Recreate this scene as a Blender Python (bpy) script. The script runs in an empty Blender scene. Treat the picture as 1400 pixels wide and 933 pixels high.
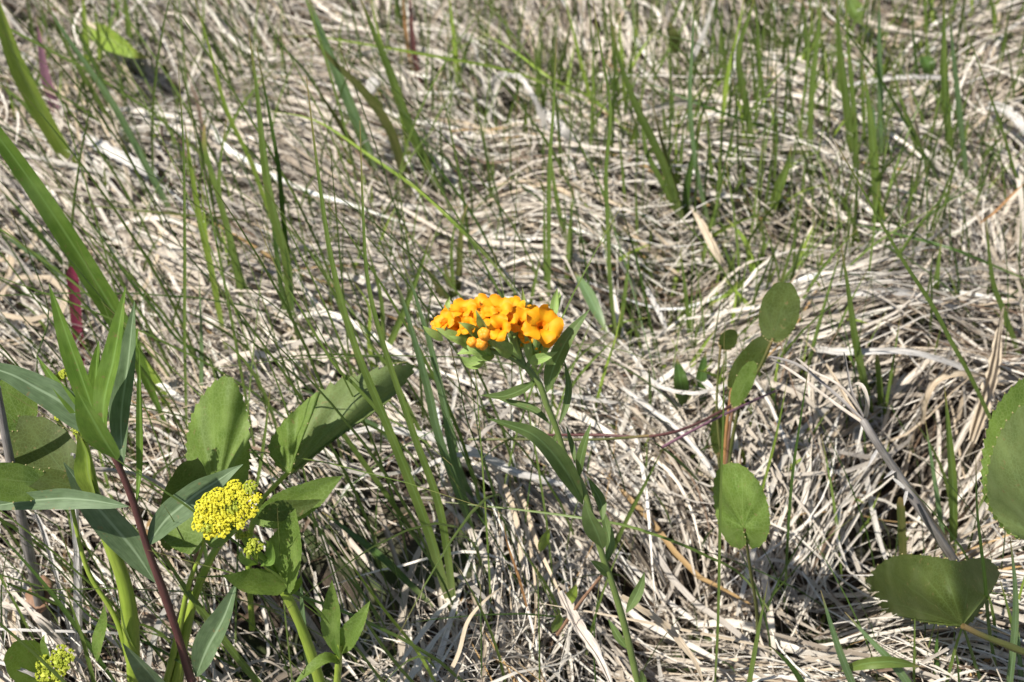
import bpy, math, random
import numpy as np
from mathutils import Vector as V

random.seed(7); rng = np.random.default_rng(11)
R = math.radians
sc = bpy.context.scene

# ------------------------------------------------------------------ camera
CAM = V((0.0, 0.0, 0.75)); PITCH = R(42); FPX = 2333.0
cd = bpy.data.cameras.new('camera'); cam = bpy.data.objects.new('camera', cd)
sc.collection.objects.link(cam); sc.camera = cam
cam.location = CAM; cam.rotation_euler = (R(90) - PITCH, 0, 0)
cd.sensor_width = 36; cd.lens = 60; cd.clip_start = 0.02; cd.clip_end = 200
cd.dof.use_dof = True; cd.dof.focus_distance = 0.82; cd.dof.aperture_fstop = 13
FW = V((0, math.cos(PITCH), -math.sin(PITCH))); RT = V((1, 0, 0)); UP = RT.cross(FW)

# ------------------------------------------------------------------ world + sun
SUN_EL, SUN_AZ = 56, 245            # azimuth clockwise from +Y (north): behind the left shoulder
w = bpy.data.worlds.new('World'); sc.world = w; w.use_nodes = True
nt = w.node_tree; bg = nt.nodes['Background']; sky = nt.nodes.new('ShaderNodeTexSky')
sky.sky_type = 'NISHITA'; sky.sun_disc = False
sky.sun_elevation = R(SUN_EL); sky.sun_rotation = R(SUN_AZ)
nt.links.new(sky.outputs[0], bg.inputs[0]); bg.inputs[1].default_value = 0.078
sd = bpy.data.lights.new('sun', 'SUN'); sun = bpy.data.objects.new('sun', sd); sc.collection.objects.link(sun)
sd.energy = 5.0; sd.angle = R(0.55); sd.color = (1, 0.955, 0.88)
sdir = V((math.sin(R(SUN_AZ)) * math.cos(R(SUN_EL)), math.cos(R(SUN_AZ)) * math.cos(R(SUN_EL)), math.sin(R(SUN_EL))))
sun.rotation_euler = sdir.to_track_quat('Z', 'Y').to_euler(); sun.location = sdir * 5
sc.view_settings.view_transform = 'Standard'; sc.view_settings.look = 'None'
sc.view_settings.exposure = 0.57; sc.view_settings.gamma = 1
sc.cycles.max_bounces = 8; sc.cycles.transparent_max_bounces = 8
sc.cycles.use_denoising = True

# ------------------------------------------------------------------ picture point -> place in the world
def ray(px, py): return FW + RT * ((px - 700) / FPX) + UP * ((466.5 - py) / FPX)
def on_z(px, py, z=0.0):
    d = ray(px, py); return CAM + d * ((z - CAM.z) / d.z)
def on_y(px, py, y):
    d = ray(px, py); return CAM + d * ((y - CAM.y) / d.y)
def depth(p): return (p - CAM).dot(FW)

# ------------------------------------------------------------------ terrain relief
GX0, GX1, GY0, GY1, GN = -1.3, 1.3, 0.1, 2.7, 520
def vnoise(n, cells, seed):
    r = np.random.default_rng(seed); g = r.random((cells + 2, cells + 2))
    t = np.linspace(0, cells - 1e-6, n); i = t.astype(int); f = t - i; f = f * f * (3 - 2 * f)
    a = g[i][:, i]; b = g[i + 1][:, i]; c = g[i][:, i + 1]; d = g[i + 1][:, i + 1]
    fy = f[:, None]; fx = f[None, :]
    return (a * (1 - fy) + b * fy) * (1 - fx) + (c * (1 - fy) + d * fy) * fx
HG = (vnoise(GN, 13, 1) - .5) * .034 + (vnoise(GN, 31, 2) - .5) * .024 + (vnoise(GN, 75, 3) - .5) * .010
hollows = [(770, 50, .05, .035), (900, 400, .05, .03), (1290, 640, .05, .03), (1320, 590, .03, .02), (900, 800, .05, .03), (250, 95, .05, .03),
           (1250, 700, .05, .025), (60, 740, .06, .03), (1370, 340, .04, .03), (1060, 40, .04, .03), (1130, 830, .04, .02), (930, 90, .04, .02), (1350, 470, .03, .02), (1230, 560, .03, .02), (1180, 770, .04, .02), (560, 130, .03, .02), (350, 30, .04, .02), (870, 420, .03, .02), (640, 250, .03, .02), (1390, 250, .03, .02), (1000, 30, .03, .02), (740, 880, .03, .015), (420, 870, .04, .02), (340, 800, .03, .02),
           (480, 770, .05, .02), (1100, 330, .04, .02), (880, 180, .04, .02), (1240, 140, .04, .02), (30, 10, .05, .03), (690, 130, .03, .03), (950, 720, .04, .015), (860, 930, .04, .02)]
yy = np.linspace(GY0, GY1, GN)[:, None]; xx = np.linspace(GX0, GX1, GN)[None, :]
for px, py, r, d in hollows:
    d *= 1.5
    p = on_z(px, py); HG -= d * np.exp(-((xx - p.x) ** 2 + (yy - p.y) ** 2) / (r * r))
def HH(x, y):
    fx = np.clip((np.asarray(x) - GX0) / (GX1 - GX0) * (GN - 1), 0, GN - 1.001); fy = np.clip((np.asarray(y) - GY0) / (GY1 - GY0) * (GN - 1), 0, GN - 1.001)
    i = fx.astype(int); j = fy.astype(int); a = fx - i; b = fy - j
    return (HG[j, i] * (1 - a) + HG[j, i + 1] * a) * (1 - b) + (HG[j + 1, i] * (1 - a) + HG[j + 1, i + 1] * a) * b

# ------------------------------------------------------------------ materials
def newmat(name):
    m = bpy.data.materials.new(name); m.use_nodes = True; t = m.node_tree; t.nodes.clear()
    return m, t, t.nodes.new, t.links.new
def rgb(c): return (c[0], c[1], c[2], 1)
def plant_mat(name, c1, c2, rough=0.5, trans=0.3, tcol=None, veins=None, vcol=None, fibre=0.25, scale=60, bump=0.25, tint=False, spec=0.35, mottle=0.5, spots=0.0, tips=False):
    """leaf-like tissue: two pigment tones mixed by noise, fibres along the leaf (UV), light shining through"""
    m, t, N, L = newmat(name)
    out = N('ShaderNodeOutputMaterial'); p = N('ShaderNodeBsdfPrincipled'); tr = N('ShaderNodeBsdfTranslucent'); mx = N('ShaderNodeMixShader')
    tc = N('ShaderNodeTexCoord'); nz = N('ShaderNodeTexNoise'); nz.inputs['Scale'].default_value = scale; nz.inputs['Detail'].default_value = 4
    L(tc.outputs['Object'], nz.inputs['Vector'])
    mr = N('ShaderNodeMapRange'); mr.inputs[1].default_value = .5 - mottle / 2.5; mr.inputs[2].default_value = .5 + mottle / 2.5; L(nz.outputs[0], mr.inputs[0])
    mc = N('ShaderNodeMix'); mc.data_type = 'RGBA'; L(mr.outputs[0], mc.inputs[0]); mc.inputs[6].default_value = rgb(c1); mc.inputs[7].default_value = rgb(c2)
    col = mc.outputs[2]
    if tint:
        at = N('ShaderNodeAttribute'); at.attribute_name = 'tint'
        mm = N('ShaderNodeMix'); mm.data_type = 'RGBA'; mm.blend_type = 'MULTIPLY'; mm.inputs[0].default_value = 1
        L(col, mm.inputs[6]); L(at.outputs['Color'], mm.inputs[7]); col = mm.outputs[2]
    # fibres: noise stretched along v
    uv = N('ShaderNodeUVMap'); mp = N('ShaderNodeMapping'); mp.inputs['Scale'].default_value = (9, 1.2, 1); L(uv.outputs[0], mp.inputs[0])
    nf = N('ShaderNodeTexNoise'); nf.inputs['Scale'].default_value = 2.2; nf.inputs['Detail'].default_value = 3; L(mp.outputs[0], nf.inputs['Vector'])
    mf = N('ShaderNodeMapRange'); mf.inputs[1].default_value = .3; mf.inputs[2].default_value = .7; mf.inputs[3].default_value = 1 - fibre; mf.inputs[4].default_value = 1 + fibre * .5; L(nf.outputs[0], mf.inputs[0])
    mm = N('ShaderNodeMix'); mm.data_type = 'RGBA'; mm.blend_type = 'MULTIPLY'; mm.inputs[0].default_value = 1
    L(col, mm.inputs[6]); L(mf.outputs[0], mm.inputs[7]); col = mm.outputs[2]
    hgt = nf.outputs[0]
    def blend(fac, c, a):
        n_ = N('ShaderNodeMix'); n_.data_type = 'RGBA'; L(fac, n_.inputs[0]); L(a, n_.inputs[6]); n_.inputs[7].default_value = rgb(c); return n_.outputs[2]
    def ramp(src, a0, a1, b0, b1):
        n_ = N('ShaderNodeMapRange'); n_.inputs[1].default_value = a0; n_.inputs[2].default_value = a1; n_.inputs[3].default_value = b0; n_.inputs[4].default_value = b1; L(src, n_.inputs[0]); return n_.outputs[0]
    if spots:
        ns = N('ShaderNodeTexNoise'); ns.inputs['Scale'].default_value = 330; ns.inputs['Detail'].default_value = 2; L(tc.outputs['Object'], ns.inputs['Vector'])
        col = blend(ramp(ns.outputs[0], .66, .72, 0, spots), (.20, .14, .06), col)
        nd = N('ShaderNodeTexNoise'); nd.inputs['Scale'].default_value = 45; nd.inputs['Detail'].default_value = 5; L(tc.outputs['Object'], nd.inputs['Vector'])
        col = blend(ramp(nd.outputs[0], .50, .72, 0, spots * .5), tuple(min(1, x * 1.5 + .06) for x in c2), col)
    if tips:
        sv = N('ShaderNodeSeparateXYZ'); L(uv.outputs[0], sv.inputs[0]); mo = N('ShaderNodeMath'); mo.operation = 'MODULO'; L(sv.outputs[1], mo.inputs[0]); mo.inputs[1].default_value = 16
        col = blend(ramp(mo.outputs[0], 3.45, 3.95, 0, .85), (.30, .20, .09), col); col = blend(ramp(mo.outputs[0], .9, .1, 0, .6), (.34, .38, .16), col)
    if veins:
        sx = N('ShaderNodeSeparateXYZ'); L(uv.outputs[0], sx.inputs[0])
        def math_(op, a, b=None):
            n = N('ShaderNodeMath'); n.operation = op
            for k, v in ((0, a), (1, b)):
                if v is None: continue
                if isinstance(v, (int, float)): n.inputs[k].default_value = v
                else: L(v, n.inputs[k])
            return n.outputs[0]
        if veins == 'mid':      # midrib + faint parallel nerves
            d = math_('ABSOLUTE', math_('SUBTRACT', sx.outputs[0], .5))
            mrn = N('ShaderNodeMapRange'); mrn.inputs[1].default_value = .06; mrn.inputs[2].default_value = .02; L(d, mrn.inputs[0]); vf = mrn.outputs[0]
        else:                   # palmate: u is the angle round the stalk
            s = math_('ABSOLUTE', math_('SINE', math_('ADD', math_('MULTIPLY', sx.outputs[0], math.pi * 11), math_('MULTIPLY', nz.outputs[0], .9))))
            wd = math_('MULTIPLY', math_('SUBTRACT', 1.25, sx.outputs[1]), .0)
            th = math_('ADD', .10, wd)
            mrn = N('ShaderNodeMapRange'); mrn.inputs[1].default_value = .22; mrn.inputs[2].default_value = .03; L(s, mrn.inputs[0])
            vf = math_('MULTIPLY', mrn.outputs[0], math_('SUBTRACT', 1.05, sx.outputs[1]))
            vo = N('ShaderNodeTexVoronoi'); vo.feature = 'DISTANCE_TO_EDGE'; vo.inputs['Scale'].default_value = 520; L(tc.outputs['Object'], vo.inputs['Vector'])
            mrv = N('ShaderNodeMapRange'); mrv.inputs[1].default_value = .10; mrv.inputs[2].default_value = .02; L(vo.outputs['Distance'], mrv.inputs[0])
            vf = math_('MAXIMUM', vf, math_('MULTIPLY', mrv.outputs[0], .5))
        m2 = N('ShaderNodeMix'); m2.data_type = 'RGBA'; L(math_('MULTIPLY', vf, .85), m2.inputs[0]); L(col, m2.inputs[6]); m2.inputs[7].default_value = rgb(vcol or c2); col = m2.outputs[2]
        hgt = math_('SUBTRACT', math_('MULTIPLY', hgt, .4), vf)
    L(col, p.inputs['Base Color']); p.inputs['Roughness'].default_value = rough
    p.inputs['Specular IOR Level'].default_value = spec
    if tcol:
        mt = N('ShaderNodeMix'); mt.data_type = 'RGBA'; mt.inputs[0].default_value = .6; L(col, mt.inputs[6]); mt.inputs[7].default_value = rgb(tcol); L(mt.outputs[2], tr.inputs[0])
    else: L(col, tr.inputs[0])
    b = N('ShaderNodeBump'); b.inputs['Strength'].default_value = bump; b.inputs['Distance'].default_value = .00009; L(hgt, b.inputs['Height'])
    L(b.outputs[0], p.inputs['Normal']); L(b.outputs[0], tr.inputs['Normal'])
    mx.inputs[0].default_value = trans; L(p.outputs[0], mx.inputs[1]); L(tr.outputs[0], mx.inputs[2]); L(mx.outputs[0], out.inputs[0])
    return m
M = {}
M['straw'] = plant_mat('straw', (1, 1, 1), (.82, .80, .78), .55, .14, fibre=.45, scale=90, tint=True, spec=.3, bump=.5)
M['dead'] = plant_mat('dead', (.60, .54, .47), (.48, .41, .34), .5, .15, fibre=.4, scale=120, spec=.35, bump=.5)
M['bleached'] = plant_mat('bleached', (0.627, 0.601, 0.567), (0.524, 0.491, 0.449), .5, .15, fibre=.6, scale=200, spec=.3, bump=.6, mottle=.9, spots=.5)
M['tan'] = plant_mat('tan', (.60, .50, .37), (.50, .40, .28), .55, .15, fibre=.35, scale=100, bump=.4)
M['greydead'] = plant_mat('greydead', (.26, .24, .22), (.18, .16, .15), .6, .0, fibre=.45, scale=120, bump=.6)
M['brown'] = plant_mat('brown', (.22, .12, .07), (.32, .19, .12), .6, .1, fibre=.3)
M['maroon'] = plant_mat('maroon', (.09, .035, .035), (.14, .06, .05), .5, .0, fibre=.3)
M['rust'] = plant_mat('rust', (.42, .22, .08), (.32, .17, .08), .6, .1)
M['pink'] = plant_mat('pink', (.25, .03, .07), (.16, .04, .06), .5, .2)
M['purple'] = plant_mat('purple', (.26, .13, .17), (.20, .10, .14), .5, .2)
M['green'] = plant_mat('green', (0.105, 0.159, 0.032), (0.162, 0.219, 0.050), .38, .30, tcol=(.20, .34, .03), veins='mid', vcol=(.17, .26, .08), tips=True)
M['dgreen'] = plant_mat('dgreen', (0.047, 0.095, 0.018), (0.079, 0.130, 0.027), .4, .25, tcol=(.12, .24, .02), veins='mid', vcol=(.10, .18, .05), tips=True)
M['ygreen'] = plant_mat('ygreen', (0.201, 0.307, 0.041), (0.283, 0.366, 0.059), .42, .3, tcol=(.30, .42, .04), veins='mid', vcol=(.27, .36, .1), tips=True)
M['bgreen'] = plant_mat('bgreen', (0.115, 0.185, 0.075), (0.165, 0.24, 0.1), .42, .25, tcol=(.16, .32, .06), veins='mid', vcol=(.20, .30, .16), tips=True)
M['olive'] = plant_mat('olive', (.10, .12, .03), (.15, .15, .05), .5, .3, tcol=(.2, .22, .04), veins='mid', tips=True)
M['stemgreen'] = plant_mat('stemgreen', (0.126, 0.180, 0.045), (0.168, 0.225, 0.063), .5, .0, fibre=.2)
M['stemyellow'] = plant_mat('stemyellow', (.24, .34, .04), (.30, .38, .06), .42, .05, fibre=.2)
M['puccoon'] = plant_mat('puccoon', (0.090, 0.141, 0.037), (0.129, 0.184, 0.054), .6, .28, tcol=(.22, .36, .04), veins='mid', vcol=(.18, .27, .10), scale=140, bump=.5, spots=.6)
M['bract'] = plant_mat('bract', (0.263, 0.400, 0.103), (0.359, 0.498, 0.152), .6, .32, tcol=(.32, .45, .06), veins='mid', vcol=(.30, .38, .15), scale=160)
M['glaucous'] = plant_mat('glaucous', (0.094, 0.143, 0.064), (0.132, 0.189, 0.094), .58, .18, tcol=(.14, .28, .06), veins='mid', vcol=(.26, .34, .20), scale=220, bump=.6, spots=.75, spec=.24)
M['lance'] = plant_mat('lance', (0.092, 0.172, 0.024), (0.146, 0.231, 0.038), .58, .32, tcol=(.25, .42, .03), veins='mid', vcol=(.20, .32, .08), scale=120, spots=.75, spec=.24)
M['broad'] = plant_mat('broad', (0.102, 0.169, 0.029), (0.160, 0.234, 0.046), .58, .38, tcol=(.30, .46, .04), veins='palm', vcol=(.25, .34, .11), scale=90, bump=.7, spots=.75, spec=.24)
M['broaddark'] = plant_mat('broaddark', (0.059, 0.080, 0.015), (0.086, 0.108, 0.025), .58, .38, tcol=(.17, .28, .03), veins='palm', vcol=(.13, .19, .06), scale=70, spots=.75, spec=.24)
M['pale_under'] = plant_mat('pale_under', (0.120, 0.162, 0.050), (0.159, 0.200, 0.067), .58, .25, tcol=(.24, .38, .05), veins='palm', vcol=(.20, .28, .11), scale=110, bump=.5, spots=.75, spec=.24)
M['margin'] = plant_mat('margin', (.42, .33, .16), (.32, .30, .12), .6, .1)
M['umbel'] = plant_mat('umbel', (0.865, 0.784, 0.050), (0.762, 0.742, 0.060), .55, .25, tcol=(.9, .8, .03), scale=300)
M['umbelgreen'] = plant_mat('umbelgreen', (.42, .50, .05), (.55, .58, .06), .55, .25, tcol=(.6, .65, .05), scale=300)
M['bud'] = plant_mat('bud', (.92, .42, .03), (.90, .33, .02), .5, .2, scale=300)

def petal_mat():
    m, t, N, L = newmat('petal'); out = N('ShaderNodeOutputMaterial'); p = N('ShaderNodeBsdfPrincipled'); tr = N('ShaderNodeBsdfTranslucent'); mx = N('ShaderNodeMixShader')
    uv = N('ShaderNodeUVMap'); s = N('ShaderNodeSeparateXYZ'); L(uv.outputs[0], s.inputs[0])
    tc = N('ShaderNodeTexCoord'); nz = N('ShaderNodeTexNoise'); nz.inputs['Scale'].default_value = 180; L(tc.outputs['Object'], nz.inputs['Vector'])
    ad = N('ShaderNodeMath'); ad.operation = 'MULTIPLY_ADD'; L(nz.outputs[0], ad.inputs[0]); ad.inputs[1].default_value = .55; L(s.outputs[1], ad.inputs[2])
    cr = N('ShaderNodeValToRGB'); e = cr.color_ramp.elements; e[0].position = .22; e[0].color = (.80, .21, .004, 1); e[1].position = .68; e[1].color = (.88, .45, .012, 1)
    el = cr.color_ramp.elements.new(.98); el.color = (.88, .36, .010, 1)
    L(ad.outputs[0], cr.inputs[0]); L(cr.outputs[0], p.inputs['Base Color']); p.inputs['Roughness'].default_value = .55; p.inputs['Specular IOR Level'].default_value = .25
    mp = N('ShaderNodeMapping'); mp.inputs['Scale'].default_value = (14, 1.5, 1); L(uv.outputs[0], mp.inputs[0]); nf = N('ShaderNodeTexNoise'); nf.inputs['Scale'].default_value = 1.5; nf.inputs['Detail'].default_value = 4; L(mp.outputs[0], nf.inputs['Vector'])
    b = N('ShaderNodeBump'); b.inputs['Strength'].default_value = .35; b.inputs['Distance'].default_value = .00015; L(nf.outputs[0], b.inputs['Height']); L(b.outputs[0], p.inputs['Normal'])
    L(cr.outputs[0], tr.inputs[0]); mx.inputs[0].default_value = .32; L(p.outputs[0], mx.inputs[1]); L(tr.outputs[0], mx.inputs[2]); L(mx.outputs[0], out.inputs[0])
    return m
M['petal'] = petal_mat()

def soil_mat():
    m, t, N, L = newmat('soil'); out = N('ShaderNodeOutputMaterial'); p = N('ShaderNodeBsdfPrincipled')
    tc = N('ShaderNodeTexCoord'); n1 = N('ShaderNodeTexNoise'); n1.inputs['Scale'].default_value = 130; n1.inputs['Detail'].default_value = 8; L(tc.outputs['Object'], n1.inputs['Vector'])
    cr = N('ShaderNodeValToRGB'); e = cr.color_ramp.elements; e[0].position = .35; e[0].color = (.018, .013, .009, 1); e[1].position = .7; e[1].color = (.085, .062, .042, 1); L(n1.outputs[0], cr.inputs[0])
    n2 = N('ShaderNodeTexNoise'); n2.inputs['Scale'].default_value = 14; L(tc.outputs['Object'], n2.inputs['Vector']); mr = N('ShaderNodeMapRange'); mr.inputs[1].default_value = .47; mr.inputs[2].default_value = .60; L(n2.outputs[0], mr.inputs[0])
    mx = N('ShaderNodeMix'); mx.data_type = 'RGBA'; L(mr.outputs[0], mx.inputs[0]); L(cr.outputs[0], mx.inputs[6]); mx.inputs[7].default_value = (.045, .065, .016, 1); L(mx.outputs[2], p.inputs['Base Color'])
    p.inputs['Roughness'].default_value = .9; b = N('ShaderNodeBump'); b.inputs['Distance'].default_value = .004; b.inputs['Strength'].default_value = .9; L(n1.outputs[0], b.inputs['Height']); L(b.outputs[0], p.inputs['Normal']); L(p.outputs[0], out.inputs[0])
    return m
M['soil'] = soil_mat()

# ------------------------------------------------------------------ object helpers
COL = sc.collection
def tag(o, label=None, cat=None, group=None, kind=None):
    if label: o['label'] = label
    if cat: o['category'] = cat
    if group: o['group'] = group
    if kind: o['kind'] = kind
    return o
def empty(name, loc, label=None, cat=None, group=None):
    o = bpy.data.objects.new(name, None); COL.objects.link(o); o.location = loc; o.empty_display_size = .01
    return tag(o, label, cat, group)
def np_mesh(name, verts, quads, uv=None, tint=None, mat=None, tris=None):
    me = bpy.data.meshes.new(name); verts = np.ascontiguousarray(verts, dtype=np.float32).reshape(-1, 3)
    quads = np.ascontiguousarray(quads, dtype=np.int32).reshape(-1, 4)
    me.vertices.add(len(verts)); me.vertices.foreach_set('co', verts.ravel())
    nl = len(quads) * 4; me.loops.add(nl); me.loops.foreach_set('vertex_index', quads.ravel())
    me.polygons.add(len(quads)); me.polygons.foreach_set('loop_start', np.arange(0, nl, 4, dtype=np.int32))
    me.polygons.foreach_set('use_smooth', np.ones(len(quads), dtype=bool)); me.update(calc_edges=True)
    if uv is not None:
        ul = me.uv_layers.new(name='UVMap'); ul.data.foreach_set('uv', np.ascontiguousarray(uv.reshape(-1, 2)[quads.ravel()], dtype=np.float32).ravel())
    if tint is not None:
        a = me.color_attributes.new('tint', 'FLOAT_COLOR', 'POINT'); c = np.ones((len(verts), 4), np.float32); c[:, :3] = tint.reshape(-1, 3); a.data.foreach_set('color', c.ravel())
    me.materials.append(mat); me.validate(); return me
def link(name, me, parent=None, origin=None):
    """links a mesh whose vertices are in world space; the object's origin goes to `origin`, its parent is unrotated"""
    o = bpy.data.objects.new(name, me); COL.objects.link(o)
    org = V(origin) if origin is not None else V((0, 0, 0))
    if parent is not None:
        pw = V((0, 0, 0)); q = parent
        while q is not None: pw += V(q.location); q = q.parent
        org = pw; o.parent = parent
    if org.length > 0:
        n = len(me.vertices); co = np.empty(n * 3, np.float32); me.vertices.foreach_get('co', co); co = co.reshape(-1, 3) - np.array(org, np.float32); me.vertices.foreach_set('co', co.ravel()); me.update()
    if parent is None: o.location = org
    return o
def strips(P, W, S, Nn, fold, cols=3):
    """P,S,Nn (N,K,3), W (N,K) half widths -> folded strips"""
    N_, K, _ = P.shape; us = np.linspace(-1, 1, cols)
    Vt = P[:, :, None, :] + S[:, :, None, :] * (W[:, :, None, None] * us[None, None, :, None]) + Nn[:, :, None, :] * (W[:, :, None, None] * np.abs(us)[None, None, :, None] * fold[:, None, None, None])
    idx = np.arange(N_ * K * cols).reshape(N_, K, cols)
    q = np.stack([idx[:, :-1, :-1], idx[:, :-1, 1:], idx[:, 1:, 1:], idx[:, 1:, :-1]], -1).reshape(-1, 4)
    uu = np.broadcast_to((us * .5 + .5)[None, None, :], (N_, K, cols)); vv = np.broadcast_to(np.linspace(0, 1, K)[None, :, None], (N_, K, cols))
    off = np.arange(N_)[:, None, None] * 16.0
    return Vt.reshape(-1, 3), q, np.stack([uu, vv * 4 + off], -1).reshape(-1, 2)
def cr_spline(pts, n):
    pts = [V(p) for p in pts]
    if len(pts) == 2: return [pts[0].lerp(pts[1], i / (n - 1)) for i in range(n)]
    P = [pts[0] * 2 - pts[1]] + pts + [pts[-1] * 2 - pts[-2]]
    seg = [(pts[i + 1] - pts[i]).length for i in range(len(pts) - 1)]; tot = sum(seg); out = []
    for k in range(n):
        s = k / (n - 1) * tot; i = 0
        while i < len(seg) - 1 and s > seg[i]: s -= seg[i]; i += 1
        t = min(1, s / max(seg[i], 1e-9)); a, b, c, d = P[i:i + 4]
        out.append(.5 * ((2 * b) + (c - a) * t + (2 * a - 5 * b + 4 * c - d) * t * t + (3 * b - a - 3 * c + d) * t ** 3))
    return out
def frames(C, roll=0.0, twist=0.0, ref=None):
    """side and normal vectors along a centreline, side lying across the line of sight, rolled about the axis"""
    S, Nn = [], []
    for i, p in enumerate(C):
        T = (C[min(i + 1, len(C) - 1)] - C[max(i - 1, 0)]).normalized(); v = (p - CAM).normalized() if ref is None else V(ref)
        s = T.cross(v)
        if s.length < 1e-4: s = V((1, 0, 0))
        s.normalize(); n = s.cross(T).normalized()
        if n.dot(v) > 0: n = -n
        a = roll + twist * i / len(C); S.append(s * math.cos(a) + n * math.sin(a)); Nn.append(n * math.cos(a) - s * math.sin(a))
    return S, Nn
def sun_roll(Q, want, roll0):
    """leaves turn their face to the light: the roll nearest roll0 whose face gets about `want` of the sun"""
    best = None
    for k in range(-10, 11):
        ro = k * .09; S, Nn = frames(Q, ro); f = sum(n.dot(sdir) for n in Nn) / len(Nn); e = abs(f - want) + .12 * abs(ro - roll0) + .10 * max(0, abs(ro) - .6)
        if best is None or e < best[0]: best = (e, ro)
    return best[1]
def strip_mesh(name, pts3, wfun, mat, n=14, roll=0, twist=0, fold=.25, cols=3, ridge=0.0):
    if ridge: n = 30
    C = cr_spline(pts3, n); S, Nn = frames(C, roll, twist)
    W = np.array([[wfun(i / (n - 1)) for i in range(n)]])
    vt, q, uv = strips(np.array([[tuple(c) for c in C]]), W, np.array([[tuple(c) for c in S]]), np.array([[tuple(c) for c in Nn]]), np.array([fold]), cols)
    if ridge:      # dry, shrunken fibres: uneven ridges along the blade and a frayed edge
        r = np.random.default_rng(int(abs(C[0].x) * 1e5) % 9999); G = vt.reshape(n, cols, 3); NN = np.array([tuple(c) for c in Nn]); SS = np.array([tuple(c) for c in S]); ww = W[0]
        G += NN[:, None, :] * (r.normal(0, ridge, cols)[None, :, None] * (1 + .6 * np.cumsum(r.normal(0, .25, (n, cols)), 0)[..., None] * .4)) * ww[:, None, None] * 2
        fr = r.normal(0, .22, (n, 2)) * ww[:, None]; G[:, 0] += SS * np.abs(fr[:, :1]); G[:, -1] -= SS * np.abs(fr[:, 1:]); vt = G.reshape(-1, 3)
    return np_mesh(name, vt, q, uv, None, mat)
def tube_arrays(pts3, rfun, n=16, sides=8, ridges=0.0, spline=True):
    C = cr_spline(pts3, n) if spline else [V(p) for p in pts3]
    n = len(C); vs, uv = [], []; s = None
    for i, p in enumerate(C):
        T = (C[min(i + 1, n - 1)] - C[max(i - 1, 0)]).normalized()
        if s is None: s = T.orthogonal().normalized()
        s = (s - T * s.dot(T)).normalized(); b = T.cross(s); r = rfun(i / (n - 1))
        for k in range(sides + 1):
            a = 2 * math.pi * k / sides; rr = r * (1 + ridges * math.cos(a * 4)); vs.append(p + s * (rr * math.cos(a)) + b * (rr * math.sin(a))); uv.append((k / sides, i / (n - 1) * 4))
    m = sides + 1; q = [(i * m + k, i * m + k + 1, (i + 1) * m + k + 1, (i + 1) * m + k) for i in range(n - 1) for k in range(sides)]
    return np.array([tuple(v) for v in vs]), np.array(q), np.array(uv)
def merge(parts):
    vs, qs, us, o = [], [], [], 0
    for v, q, u in parts: vs.append(v); qs.append(q + o); us.append(u); o += len(v)
    return np.concatenate(vs), np.concatenate(qs), np.concatenate(us)
def tube(name, pts3, r0, r1, mat, parent=None, n=16, sides=9, ridges=.04, bulge=None):
    f = (lambda t: r0 + (r1 - r0) * t) if bulge is None else bulge
    n = max(n, 24); f0 = f; ph = pts3[0][0] * 900; f = lambda t: f0(t) * (1 + .05 * math.sin(t * 19 + ph) + .09 * max(0, math.sin(t * 23 + ph * 1.7)) ** 12)
    v, q, u = tube_arrays(pts3, f, n, sides, ridges); return link(name, np_mesh(name, v, q, u, None, mat), parent, pts3[0])
OCT = None
FINE = None
def fine_blob(c, r, axis=None):
    global FINE
    if FINE is None:
        vs, qs = [], []; k = 6
        for ax in range(3):
            for sg in (-1, 1):
                o = len(vs)
                for i in range(k + 1):
                    for j in range(k + 1):
                        p = [0, 0, 0]; p[ax] = sg; p[(ax + 1) % 3] = (i / k * 2 - 1) * sg; p[(ax + 2) % 3] = j / k * 2 - 1; vs.append(tuple(V(p).normalized()))
                for i in range(k):
                    for j in range(k): a = o + i * (k + 1) + j; qs.append((a, a + k + 1, a + k + 2, a + 1))
        FINE = (np.array(vs), np.array(qs))
    v = FINE[0] * np.array(r)
    if axis is not None: v = v @ np.array(V(axis).to_track_quat('Z', 'Y').to_matrix()).T
    return v + np.array(c), FINE[1], np.zeros((len(v), 2))
def blob(c, r, axis=None):
    """small rounded lump as quads (cube sphere 2x2 a side)"""
    global OCT
    if OCT is None:
        vs, qs = [], []
        for ax in range(3):
            for sg in (-1, 1):
                o = len(vs)
                for i in range(3):
                    for j in range(3):
                        p = [0, 0, 0]; p[ax] = sg; p[(ax + 1) % 3] = (i - 1) * sg; p[(ax + 2) % 3] = (j - 1); v = V(p).normalized(); vs.append(tuple(v))
                for i in range(2):
                    for j in range(2): a = o + i * 3 + j; qs.append((a, a + 3, a + 4, a + 1))
        OCT = (np.array(vs), np.array(qs))
    v = OCT[0] * np.array(r if hasattr(r, '__len__') else (r, r, r))
    if axis is not None:
        q = V(axis).to_track_quat('Z', 'Y').to_matrix(); v = v @ np.array(q).T
    return v + np.array(c), OCT[1], np.zeros((len(v), 2))

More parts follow.
